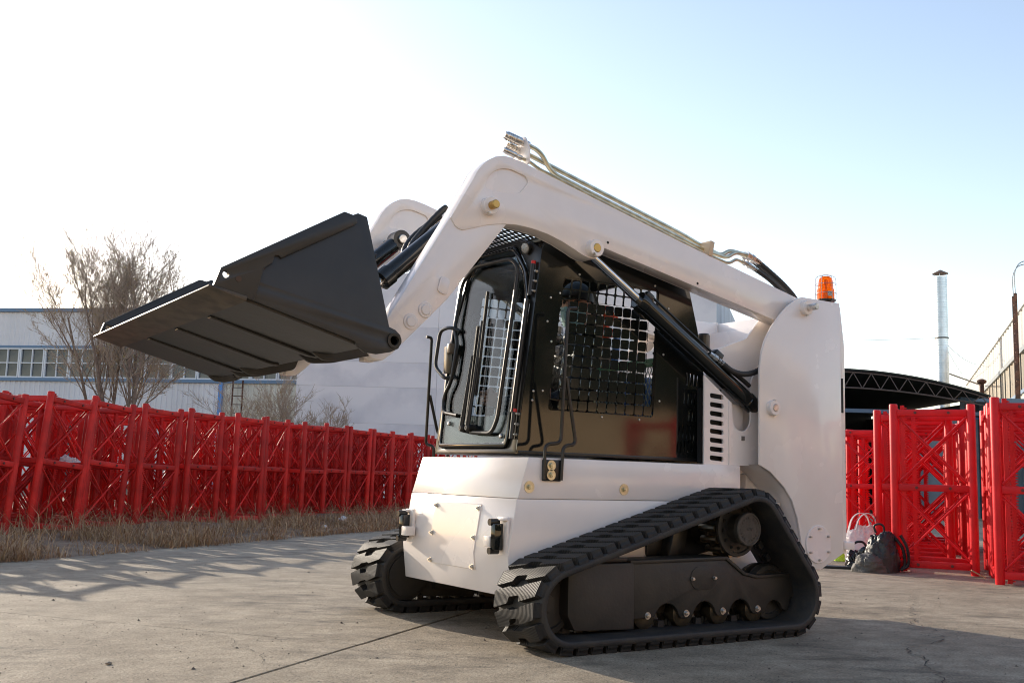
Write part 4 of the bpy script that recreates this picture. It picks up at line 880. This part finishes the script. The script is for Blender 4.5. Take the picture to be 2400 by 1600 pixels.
# --- cab
CABH = .395
def fxp(z): return 2.655+.1213*z
def fd(y, z, t): return Vector((fxp(z)-t, YC+y, z))
CAB = [(2.762,.862),(2.762,.885),(2.884,1.885),(2.93,1.955),(3.80,1.955),(3.872,1.78),(3.933,1.571),(3.983,1.32),(3.983,.858)]
WIN = [(2.94,1.083),(3.022,1.748),(3.649,1.757),(3.615,1.083)]
def wpt(a, b):                                   # bilinear inside the window opening, a along, b up
    p = [Vector(q) for q in WIN]; lo = p[0].lerp(p[3], a); hi = p[1].lerp(p[2], a); return lo.lerp(hi, b)
holes = []
NCX, NCZ = 11, 12
for i in range(NCX):
    for j in range(NCZ):
        g = .062; c4 = [wpt((i+a)/NCX, (j+b)/NCZ) for a, b in ((g, g), (1-g, g), (1-g, 1-g), (g, 1-g))]
        holes.append(rounded([(q.x, q.y) for q in c4], .009, 2))
cab = empty('cab', (3.35, YC, .86)); cab.parent = loader; cab.location = Vector((3.35, YC, .86))-loader.location
cs = []
for k in range(5): cs.append((3.779+.027*k, .893+.004*k, 3.787+.027*k, .962+.003*k))
for k in range(5): cs.append((3.793+.027*k, .99-.006*k, 3.799+.027*k, 1.06-.004*k))
for k in range(3): cs.append((3.862+.024*k, 1.072, 3.866+.024*k, 1.13))
for k in range(4): cs.append((3.828+.027*k, 1.165, 3.833+.027*k, 1.228))
for k in range(4): cs.append((3.848+.026*k, 1.262, 3.853+.026*k, 1.335-.004*k))
sl = [rounded([(a, b), (a+.012, b), (c_+.012, d_), (c_, d_)], .005, 2) for a, b, c_, d_ in cs]
for sd in (-1, 1):
    wo = rounded([(q[0]+o[0], q[1]+o[1]) for q, o in zip(WIN, ((-.004,-.004),(-.004,.004),(.004,.004),(.004,-.004)))], .02, 3)
    cp = side('cab_side_panel', [CAB, wo]+sl, CABH-.006, CABH, GLOSSB, cab, sd, 0, 30)
    gr = side('window_grille', [rounded([(q[0]+o[0], q[1]+o[1]) for q, o in zip(WIN, ((-.02,-.02),(-.02,.02),(.02,.02),(.02,-.02)))], .02, 3)]+holes, CABH-.013, CABH-.0065, GLOSSB, cab, sd, 0, 30)
    for x, z in ((3.116,1.775),(2.997,1.665),(2.941,1.636),(2.924,1.515),(2.950,1.417),(2.905,1.17),(3.276,1.062),(3.523,1.062),(3.66,1.167),(3.685,1.417),(3.719,1.668),(3.622,1.78),(2.85,1.165),(2.845,1.12)):
        MB().lathe((x, Y(sd, CABH), z), (0, sd, 0), [(0, .006), (.003, .006), (.005, .003)], 8).build('rivet', STEEL, cp)
    MB().plate([[(q[0]+o[0], q[1]+o[1]) for q, o in zip(WIN, ((-.025,-.025),(-.025,.025),(.025,.025),(.025,-.025)))]], xz, Y(sd, CABH-.022), Y(sd, CABH-.018)).build('side_window', SGLASS, cab, smooth=0)
    MB().box((3.37, Y(sd, CABH-.012), .868), (1.20, .03, .016)).build('base_rail', BLACK, cab, bevel=.003)
MB().plate([[(2.91,-.387),(3.81,-.387),(3.81,.387),(2.91,.387)], rounded([(3.02,-.30),(3.62,-.30),(3.62,.30),(3.02,.30)], .04)], lambda u, v, t: Vector((u, YC+v, t)), 1.925, 1.957).build('cab_roof', BLACK, cab, bevel=.004)
MB().box((3.32, YC, 1.944), (.60, .60, .006)).build('added_roof_window', GLASS, cab, smooth=0)  # unseen skylight, added to let more light into the dark cab
across('cab_floor', [(2.78,.862),(2.78,.885),(3.97,.885),(3.97,.862)], CABH-.007, BLACK, cab)
across('dash_panel', [(2.79,.89),(2.80,1.0),(2.86,1.0),(2.90,.89)], CABH-.02, DARKIN, cab)
MB().plate([[(-.38,.88),(.38,.88),(.38,1.92),(-.38,1.92)], [(-.30,1.28),(.30,1.28),(.30,1.85),(-.30,1.85)]], lambda u, v, t: Vector((3.97-.28*max(0, (v-1.32))/.6+t, YC+u, v)), 0, .02).build('rear_wall', BLACK, cab)
DOOR = [(.334,.895),(-.311,.89),(-.327,.95),(-.341,1.648),(-.293,1.778),(-.156,1.931),(.207,1.945),(.29,1.842),(.372,1.558),(.375,1.274),(.362,1.164),(.35,.93)]
FRAME = [(-.394,.864),(.394,.864),(.394,1.80),(.30,1.965),(-.20,1.965),(-.394,1.875)]
def shrink(poly, d):
    c = Vector((sum(p[0] for p in poly)/len(poly), sum(p[1] for p in poly)/len(poly))); out = []
    n = len(poly); A2 = sum(poly[i][0]*poly[(i+1) % n][1]-poly[(i+1) % n][0]*poly[i][1] for i in range(n)); sg = 1 if A2 > 0 else -1
    for i in range(n):
        a, p, b = Vector(poly[i-1]), Vector(poly[i]), Vector(poly[(i+1) % n]); e0 = (p-a).normalized(); e1 = (b-p).normalized()
        n0 = Vector((-e0.y, e0.x))*sg; n1 = Vector((-e1.y, e1.x))*sg; m = (n0+n1).normalized(); k = d/max(.4, m.dot(n0)); q = p+m*k; out.append((q.x, q.y))
    return out
MB().plate([FRAME, rounded(shrink(DOOR, -.006), .03, 4)], fd, -.03, .0).build('front_frame', BLACK, cab, bevel=.003)
door = empty('door', (2.78, YC, .9)); door.parent = loader; door.location = Vector((2.78, YC, .9))-loader.location
D1 = rounded(DOOR, .035, 5); D2 = rounded(shrink(DOOR, .022), .03, 5)
MB().plate([D1, D2], fd, -.004, .016).build('door_frame', GLOSSB, door, bevel=.003)
MB().plate([D2], fd, .004, .009).build('door_glass', GLASS, door, smooth=0)
MB().plate([rounded(shrink(DOOR, .022), .03, 5), [(-.295,1.05),(-.31,1.64),(-.27,1.755),(-.15,1.89),(.19,1.90),(.27,1.80),(.345,1.55),(.35,1.28),(.335,1.17),(.325,1.05)]], fd, -.002, .0035).build('door_inner_frame', BLACK, door)
bars = [(.001,.969),(-.199,.961),(-.236,1.031),(-.249,1.793),(-.173,1.856),(.187,1.869),(.303,1.802),(.319,1.534),(.267,1.462),(.273,1.249),(.331,1.17),(.312,1.08),(.159,1.059)]
MB().tube(fillet([fd(y, z, .03) for y, z in bars], .05, 6), .0105, 10).build('guard_bar', BLACK, door)
MB().tube(fillet([fd(y, z, t) for y, z, t in ((.27,1.522,.02),(.334,1.55,.05),(.425,1.539,.06),(.425,1.337,.06),(.31,1.263,.05),(.262,1.27,.02))], .04, 6), .0105, 10).build('door_handle', BLACK, door)
lt = MB().box(fd(.345, 1.37, .03), (.035, .035, .15)).build('door_latch', M('aged_aluminium', (.45, .40, .33), .4, .8), door, bevel=.006)
MB().box(fd(.315, 1.43, .035), (.04, .035, .055)).build('latch_keeper', M('brown_latch', (.18, .15, .12), .5, .4), lt, bevel=.006)
for y0, y1, z1 in ((.065,.085,1.53),(.005,.035,1.71)):
    o = MB().tube([fd(y0, .985, .05), fd(y0+.003, 1.2, .045), fd(y1-.012, z1-.16, .04)], [.013, .009, .006], 8).build('wiper_arm', BLACK, door)
    MB().bar(fd(y1-.02, z1-.55, .022), fd(y1, z1, .022), .010, .016, (-1, 0, .1)).build('wiper_blade', RUBBER, o)
    MB().lathe(fd(y0, .985, -.0), (-1, 0, .12), [(0, .022), (.05, .02), (.06, .012)], 14).build('wiper_hub', BLACK, o)
for z0, z1, zt in ((1.64, 1.80, 1.815), (.93, 1.06, 1.07)):
    o = MB().cyl(fd(-.362, z0, .016), fd(-.357, z1, .016), .012, n=12).build('door_hinge', BLACK, door)
    MB().cyl(fd(-.357, z1, .016), fd(-.357, z1+.016, .016), .0125, n=12).build('hinge_cap', REDTIP, o)
    for k in range(3): bolt(fd(-.38, z0+.02+k*.05, .001), (-1, 0, .12), o, .006, .008)
MB().tube([fd(-.352, 1.06, .02), fd(-.35, 1.62, .02)], .013, 10).build('door_edge_tube', BLACK, door)
MB().lathe(fd(-.27, .945, .012), (-1, 0, .12), [(0, .012), (.01, .012), (.014, .006)], 10).build('frame_bolt', STEEL, door)
MB().lathe(fd(.26, 1.02, .009), (-1, 0, .12), [(0, .012), (.01, .012), (.014, .006)], 10).build('frame_bolt', STEEL, door)
# expanded-metal visor on the roof front, work light
vis = MB(); nx, ny = 6, 22
for i in range(nx):
    for j in range(ny):
        x0 = 2.70+i*.036; y0 = YC-.36+j*.0327+(i % 2)*.016
        for s1 in (-1, 1): vis.bar((x0, y0, 2.005-(x0-2.70)*.22), (x0+.036, y0+s1*.016, 2.005-(x0+.036-2.70)*.22), .011, .004)
for y in (-.37, .37): vis.bar((2.69, YC+y, 2.008), (2.93, YC+y, 1.955), .014, .012)
vis.bar((2.69, YC-.37, 2.008), (2.69, YC+.37, 2.008), .014, .012)
vis.build('roof_visor_mesh', BLACK, cab, smooth=0)
wl_ = MB().lathe((2.90, YC-.27, 1.905), (-1, -.1, -.25), [(0, .015), (.02, .029), (.04, .032), (.04, .026), (.036, .001)], 20).build('work_light', BLACK, cab)
MB().lathe((2.865, YC-.274, 1.896), (-1, -.1, -.25), [(0, .028), (.008, .025), (.014, .014), (.016, .001)], 20).build('light_lens', M('clear_lens', (.42, .44, .45), .15, .3, bump=.4, bscale=90), wl_)

# --- step rods and bracket at the cab corner
def rod(L_, h, r, name='guard_rod', par=None): return MB().tube(fillet([(x, y, z) for x, y, z in L_], .03, 5), r, 9).build(name, BLACK, par or loader)
yb = Y(-1, .532)
br = MB().box((2.878, Y(-1, .523), .785), (.105, .012, .10)).build('rod_bracket', BLACK, loader, bevel=.003)
for z in (.808, .764): bolt((2.871, Y(-1, .529), z), (0, -1, 0), br, .013, .025, ZINC)
rod([(2.828, yb, .74), (2.831, yb, .905), (2.923, yb, .916), (2.948, yb, 1.545), (2.952, yb, 1.567), (3.00, yb, 1.572)], 0, .0085)
rod([(2.928, yb, .74), (2.936, yb, .902), (3.012, yb, .912), (2.948, yb, 1.225)], 0, .0085)
yf = YC+.55
rod([(2.765, yf, 1.515), (2.80, yf, 1.512), (2.787, yf, .914), (2.838, yf, .908), (2.841, yf, .80)], 0, .0085)
rod([(2.802, yf, 1.19), (2.862, yf, .976), (2.93, yf, .92), (2.93, yf, .80)], 0, .0085)

# --- beacon
bx, by, bz = 4.80, Y(-1, .553), 1.80
bc = MB().lathe((bx, by, bz), (0, 0, 1), [(0, .03), (.012, .03), (.014, .056), (.024, .056), (.026, .04)], 28).build('beacon_base', BLACK, loader)
MB().lathe((bx, by, bz+.022), (0, 0, 1), [(0, .049), (.062, .048), (.065, .044), (.115, .040), (.130, .034), (.139, .022), (.142, .002)], 32).build('amber_lens', AMBER, bc, smooth=30)
MB().lathe((bx, by, bz+.03), (0, 0, 1), [(0, .02), (.05, .02), (.05, .008), (.08, .008), (.085, .016), (.11, .014), (.115, .002)], 16).build('lamp_reflector', M('lamp_core', (.5, .16, .02), .3, .6), bc)
cage = MB(); WIREM = M('cage_wire', (.55, .54, .52), .3, 1.)
for k in range(6):
    a = k*math.pi/3+.3; c_, s_ = math.cos(a), math.sin(a); cage.tube(smooth_path([(bx+.058*c_, by+.058*s_, bz+.02), (bx+.058*c_, by+.058*s_, bz+.13), (bx+.05*c_, by+.05*s_, bz+.158), (bx+.022*c_, by+.022*s_, bz+.168)], 5), .0016, 6)
for z, r in ((.06, .0595), (.115, .0595), (.168, .022)): cage.tube([(bx+r*math.cos(a*math.pi/12), by+r*math.sin(a*math.pi/12), bz+z) for a in range(25)], .0016, 6)
cage.build('wire_cage', WIREM, bc)
st = MB(); fs = []
for i in range(5):
    a = R(-128+i*9); 
    for z in (.040, .068): st.v.append(Vector((bx+.0500*math.cos(a), by+.0500*math.sin(a), bz+z)))
st.f = [(2*i, 2*i+2, 2*i+3, 2*i+1) for i in range(4)]
st.build('paper_label', M('label_paper', (.62, .62, .58), .6, col2=(.30, .30, .28), vscale=160, lo=.5, hi=.56), bc, fix=False)

# --- seat inside the cab
seat = empty('seat', (3.5, YC, .9)); seat.parent = cab; seat.location = Vector((3.5, YC, .9))-wpos(cab)
MB().box((3.36, YC, .945), (.40, .42, .08)).build('seat_cushion', CLOTHB, seat, bevel=.03, seg=3)
MB().box((3.57, YC, 1.02), (.07, .38, .18), Matrix.Rotation(R(12), 3, 'Y')).build('seat_back', CLOTHB, seat, bevel=.03, seg=3)
for y in (-.3, .3):
    o = MB().box((3.12, YC+y, .97), (.22, .08, .16)).build('control_box', BLACK, cab, bevel=.01)
    MB().tube([(3.05, YC+y, 1.04), (3.01, YC+y, 1.12), (2.99, YC+y, 1.2)], [.014, .014, .022], 10).build('control_lever', BLACK, o)

# --- green mesh guard, blue tank and red strap at the cab's rear wall
gx = 3.80; gf = empty('engine_guard', (gx, YC+.08, 1.2)); gf.parent = cab; gf.location = Vector((gx, YC+.08, 1.2))-wpos(cab)
for y in (-.225, .375): MB().box((gx, YC+y, 1.16), (.025, .045, .52)).build('guard_frame', GREENP, gf, bevel=.003)
for z in (.92, 1.40): MB().box((gx, YC+.075, z), (.024, .555, .045)).build('guard_frame', GREENP, gf, bevel=.003)
m = MB()
for sg in (-1, 1):
    for k in range(-14, 30):
        a0 = -.2+k*.03; z0, z1 = .94, 1.38; a1 = a0+sg*(z1-z0)*.5; q = [(a0+(a1-a0)*i/20, z0+(z1-z0)*i/20) for i in range(21)]; q = [t for t in q if -.2 <= t[0] <= .35]
        if len(q) > 1: m.bar((gx, YC+q[0][0], q[0][1]), (gx, YC+q[-1][0], q[-1][1]), .0035, .0035)
m.build('guard_mesh', M('grey_mesh_wire', (.20, .24, .22), .5, .5), gf, smooth=0)
MB().box((3.87, YC+.02, 1.12), (.07, .20, .42)).build('blue_tank', BLUEP, gf, bevel=.02)
MB().box((3.82, YC+.17, 1.50), (.03, .035, .22), Matrix.Rotation(R(8), 3, 'X')).build('blue_strap', BLUEP, gf, bevel=.004)
for z in (1.60, 1.70): MB().box((3.80, YC+.20, z), (.03, .11, .045)).build('red_marker', ORANGEP, gf, bevel=.004)
MB().box((3.80, YC+.235, 1.66), (.028, .03, .22)).build('red_marker', ORANGEP, gf, bevel=.004)
MB().tube([(3.70, YC-.12, .9), (3.72, YC-.12, 1.45), (3.76, YC-.11, 1.75)], .012, 8).build('grab_post', BLACK, gf)

# ------------------------------------------------------------------ operator in the cab
op = empty('person', (3.36, YC-.02, .98), 'seated operator in black puffer jacket, cap and pale surgical mask inside the cab', 'person')
def skinned(name, joints, edges, radii, mat, parent, sub=2):
    me = bpy.data.meshes.new(name); me.from_pydata([Vector(j) for j in joints], edges, []); o = bpy.data.objects.new(name, me); COL.objects.link(o)
    md = o.modifiers.new('skin', 'SKIN')
    for i, r in enumerate(radii):
        rr = r if isinstance(r, tuple) else (r, r); me.skin_vertices[0].data[i].radius = rr
    me.skin_vertices[0].data[0].use_root = True
    ms = o.modifiers.new('sub', 'SUBSURF'); ms.levels = sub; ms.render_levels = sub
    dg = bpy.context.evaluated_depsgraph_get(); m2 = bpy.data.meshes.new_from_object(o.evaluated_get(dg)); bpy.data.objects.remove(o)
    m2.materials.clear(); m2.materials.append(mat); m2.shade_smooth()
    q = bpy.data.objects.new(name, m2); COL.objects.link(q); q.parent = parent; q.location = -wpos(parent); return q
y0 = YC-.05
J = [(3.38,y0,1.00),(3.35,y0,1.14),(3.32,y0,1.32),(3.335,y0,1.46),(3.35,y0,1.56),
     (3.31,y0-.15,1.39),(3.20,y0-.19,1.19),(3.07,y0-.21,1.13),(3.00,y0-.245,1.15),
     (3.31,y0+.15,1.39),(3.20,y0+.22,1.19),(3.07,y0+.25,1.13),(3.00,y0+.27,1.15),
     (3.34,y0-.09,1.02),(2.99,y0-.13,1.05),(2.95,y0-.13,.92),(2.87,y0-.13,.905),
     (3.34,y0+.09,1.02),(2.99,y0+.13,1.05),(2.95,y0+.13,.92),(2.87,y0+.13,.905)]
Ed = [(0,1),(1,2),(2,3),(3,4),(2,5),(5,6),(6,7),(7,8),(2,9),(9,10),(10,11),(11,12),(0,13),(13,14),(14,15),(15,16),(0,17),(17,18),(18,19),(19,20)]
Rd = [(.11,.10),(.11,.10),(.12,.10),(.065,.065),(.055,.055),.07,.058,.048,.035,.07,.058,.048,.035,.09,.065,.05,.04,.09,.065,.05,.04]
skinned('body', J, Ed, Rd, M('black_puffer_jacket', (.014, .014, .016), .32, bump=.9, bscale=22), op)
# head, turned a little towards the camera; face looks forward (-x) and to the near side
hd = Vector((3.355, y0-.01, 1.675)); hm = Matrix.Rotation(R(28), 3, 'Z')
m = MB(); nu, nv = 28, 20; vs = []
for j in range(nv+1):
    th = math.pi*j/nv
    for i in range(nu):
        ph = 2*math.pi*i/nu; x, y, z = -math.cos(ph)*math.sin(th), math.sin(ph)*math.sin(th), math.cos(th)
        fx = .098*(1+.0*x); p = Vector((x*.098, y*.077, z*.122))
        f = max(0, -x)                           # front of the head
        if f > .4 and z < 0: p.x += .012*f*(-z); p.y *= 1-.18*(-z)
        nose = math.exp(-((y/.16)**2))*math.exp(-((z+.12)/.20)**2)*(1 if f > .5 else 0); p.x -= .022*nose
        eye = sum(math.exp(-(((y-e)/.17)**2))*math.exp(-((z-.12)/.10)**2) for e in (-.42, .42))*(1 if f > .4 else 0); p.x += .010*eye
        chin = math.exp(-((y/.3)**2))*math.exp(-((z+.85)/.2)**2)*(1 if f > .2 else 0); p.x -= .012*chin
        vs.append(hd+hm @ p)
m.add(vs, [(j*nu+i, j*nu+(i+1) % nu, (j+1)*nu+(i+1) % nu, (j+1)*nu+i) for j in range(nv) for i in range(nu)])
m.build('head', SKIN, op, smooth=80)
def hp(x, y, z): return hd+hm @ Vector((x, y, z))
for e in (-.033, .033):
    MB().lathe(hp(-.080, e, .016), hm @ Vector((-1, 0, 0)), [(0, .012), (.006, .009), (.009, .001)], 12).build('eye', HAIR, op)
    MB().bar(hp(-.093, e-.016, .034), hp(-.093, e+.016, .036), .006, .007).build('eyebrow', HAIR, op)
for e in (-1, 1):
    m = MB(); m.lathe(hp(.005, e*.075, -.005), hm @ Vector((0, e, 0)), [(0, .016), (.010, .022), (.014, .018), (.010, .006)], 12); m.build('ear', SKIN, op)
m = MB(); vs = []                                # cap / hair shell
for j in range(9):
    th = math.pi*.5*j/8*1.05
    for i in range(28):
        ph = 2*math.pi*i/28; x, y, z = -math.cos(ph)*math.sin(th), math.sin(ph)*math.sin(th), math.cos(th)
        vs.append(hp(x*.109, y*.088, .035+z*.105))
m.add(vs, [(j*28+i, j*28+(i+1) % 28, (j+1)*28+(i+1) % 28, (j+1)*28+i) for j in range(8) for i in range(28)]); m.build('cap', HAIR, op, smooth=80)
m = MB(); m.plate([arcpts(0, 0, .085, 115, 245, 10)], lambda u, v, t: hp(u*1.0-.065, v*.85, .045+t), -.004, .004); m.build('cap_peak', HAIR, op)
m = MB(); vs = []                                # pleated surgical mask
for j in range(9):
    z = .0-.105*j/8
    for i in range(15):
        a = (i/14-.5)*2.3; r_ = .103+.016*math.exp(-(a/.45)**2)*(1-abs(j/8-.35))+(.002 if j % 2 else 0)
        k = 1-.25*(j/8)**2
        vs.append(hp(-math.cos(a)*r_*(1 if j < 6 else 1-.06*(j-5)), math.sin(a)*.085*k, z-.012))
m.add(vs, [(j*15+i, j*15+i+1, (j+1)*15+i+1, (j+1)*15+i) for j in range(8) for i in range(14)]); mk = m.build('face_mask', MASKM, op, smooth=60, fix=False)
for e in (-1, 1): MB().tube([hp(-.045, e*.083, -.02), hp(.0, e*.088, .01), hp(.015, e*.085, .0)], .0015, 5).build('ear_loop', WFR, mk)
for s_ in (-1, 1):                               # hands on the levers
    c0 = Vector((2.985, y0+s_*.25+.005, 1.165)); h = MB()
    h.box(c0, (.075, .035, .085)); hnd = h.build('hand', SKIN, op, bevel=.014, seg=3)
    for k in range(4):
        z = c0.z+.03-.02*k; MB().tube(smooth_path([(c0.x-.025, c0.y, z), (c0.x-.06, c0.y-s_*.005, z), (c0.x-.068, c0.y-s_*.03, z-.003), (c0.x-.045, c0.y-s_*.045, z-.004)], 4), [.0095-.0006*k]*13, 8).build('finger', SKIN, hnd)
    MB().tube(smooth_path([(c0.x+.01, c0.y-s_*.01, c0.z+.035), (c0.x-.02, c0.y-s_*.035, c0.z+.045), (c0.x-.045, c0.y-s_*.04, c0.z+.035)], 4), .0105, 8).build('thumb', SKIN, hnd)

# ------------------------------------------------------------------ bags on the ground at the right masts
from mathutils import noise as mnoise
def blob(cx, cy, rx, ry, h, seed, n=56, m_=34, flat=.0, lump=.12, wr=.03):
    mb = MB(); vs = []; off = Vector((seed*3.7, seed*1.3, seed*.7))
    for j in range(m_+1):
        th = math.pi*.5*j/m_
        for i in range(n):
            a = 2*math.pi*i/n; d = Vector((math.cos(a)*math.sin(th)**.8, math.sin(a)*math.sin(th)**.8, math.cos(th)))
            k = 1+lump*1.6*mnoise.noise(d*1.6+off)+wr*3.0*(abs(mnoise.noise(d*4.5+off))*2-.6)+wr*1.6*(abs(mnoise.noise(d*9+off))*2-.5)
            s = math.sin(th)**.75; z = max(math.cos(th), 0)**.8
            vs.append((cx+math.cos(a)*rx*s*k, cy+math.sin(a)*ry*s*k, max(.002, h*z*(2*k-1 if k < 1 else k))))
    mb.add(vs, [(j*n+i, j*n+(i+1) % n, (j+1)*n+(i+1) % n, (j+1)*n+i) for j in range(m_) for i in range(n)]); return mb
NYL = M('grey_nylon', (.035, .034, .032), .6, col2=(.018, .018, .018), vscale=9, bump=.3, bscale=40)
PALEN = M('pale_grey_nylon', (.085, .078, .068), .6, bump=.3, bscale=40)
bp = empty('backpack', (8.0, 6.02, 0), 'slumped black and grey backpack leaning against the red mast foot', 'backpack')
blob(8.02, 6.04, .16, .15, .34, 4, lump=.10, wr=.02).build('main_compartment', CLOTHB, bp, smooth=60)
blob(7.88, 6.05, .17, .15, .16, 9, lump=.12, wr=.024).build('front_pocket', PALEN, bp, smooth=60)
blob(7.95, 6.0, .12, .11, .26, 13, lump=.14, wr=.024).build('side_pocket', NYL, bp, smooth=60)
MB().tube(smooth_path([(8.02, 6.10, .34), (8.01, 6.11, .40), (8.03, 6.07, .42), (8.05, 6.04, .40), (8.06, 6.04, .34)], 6), .010, 8).build('top_handle', CLOTHB, bp)
for dx in (0, .07): MB().tube(smooth_path([(8.09+dx*.3, 5.98-dx, .33), (8.12+dx*.3, 5.90-dx*.5, .22), (8.14+dx*.3, 5.89-dx*.3, .08), (8.12, 5.92, .02)], 6), .014, 6).build('shoulder_strap', CLOTHB, bp)
cb = empty('camera_bag', (8.12, 6.38, 0), 'small shiny black bag lying between loader and backpack', 'bag')
blob(8.12, 6.36, .13, .11, .17, 31, lump=.2, wr=.04).build('bag_body', M('shiny_black_vinyl', (.010, .010, .011), .18, bump=.3, bscale=12), cb, smooth=60)
MB().tube(smooth_path([(8.05, 6.42, .14), (8.08, 6.38, .23), (8.14, 6.33, .235), (8.18, 6.29, .14)], 6), .011, 8).build('bag_handle', CLOTHB, cb)
# white carrier bag standing behind
wb = empty('carrier_bag', (8.62, 6.70, 0), 'white plastic carrier bag with looped handles standing behind the black bag', 'plastic bag')
blob(8.62, 6.70, .22, .16, .37, 17, lump=.08, wr=.016).build('bag_body', PBAG, wb, smooth=60)
for dy in (-.03, .05):
    pts = smooth_path([(8.52, 6.77+dy, .26), (8.56, 6.74+dy, .43), (8.62, 6.69+dy, .49), (8.68, 6.65+dy, .45), (8.71, 6.62+dy, .26)], 6); m = MB()
    for i in range(len(pts)-1): m.bar(pts[i], pts[i+1], .05, .006)
    m.build('bag_handle', PBAG, wb, smooth=0)
yv = blob(8.72, 7.02, .11, .09, .14, 23, lump=.2, wr=.05).build('safety_vest', M('fluorescent_yellow_cloth', (.55, .75, .05), .6), None, smooth=60); tag(yv, 'crumpled fluorescent yellow vest beside the white carrier bag', 'vest')
lv = blob(8.80, 7.10, .13, .10, .25, 25, lump=.15, wr=.05).build('lilac_bag', M('lilac_plastic', (.45, .35, .62), .5), None, smooth=60); tag(lv, 'lilac plastic bag tucked behind the yellow vest', 'bag')
pl = MB().box((7.86, 6.42, .012), (.30, .12, .022), Matrix.Rotation(R(-50), 3, 'Z')).build('flat_board', M('black_board', (.012, .012, .012), .5), None, bevel=.003); tag(pl, 'flat black board lying on the concrete by the black bag', 'board')
cbd = MB().box((8.42, 5.36, .03), (.13, .11, .008), Matrix.Rotation(R(-55), 3, 'Z') @ Matrix.Rotation(R(28), 3, 'Y')).build('cardboard_scrap', M('cardboard', (.42, .30, .15), .8), None); tag(cbd, 'small tan cardboard scrap at the foot of the red mast', 'cardboard')
# litter
def scrap(name, p, s_, mat, label, cat, seed):
    o = blob(p[0], p[1], s_, s_*.7, s_*.7, seed, 20, 9, lump=.3, wr=.06).build(name, mat, None, smooth=30); o.location.z += p[2]; return tag(o, label, cat)
PAPER = M('white_paper', (.72, .70, .68), .7)
scrap('paper_cup', (4.52, 12.2, 0), .07, PAPER, 'white paper cup at the edge of the dry grass, left one', 'litter', 41)
scrap('paper_scrap', (5.55, 12.75, .02), .05, PAPER, 'small white paper scrap in the dry grass nearest the loader', 'litter', 42)
scrap('foam_scrap', (6.2, 13.6, .08), .07, PAPER, 'pale foam lump lying in the weeds at the foot of the red masts', 'litter', 43)
scrap('snagged_bag', (2.30, 12.42, .77), .11, PBAG, 'white plastic bag snagged on the middle rail of a left red mast', 'plastic bag', 44)
scrap('pebble', (.986, 4.228, 0), .013, M('grey_stone', (.30, .26, .21), .9), 'single small stone on the open concrete at lower left', 'stone', 45)
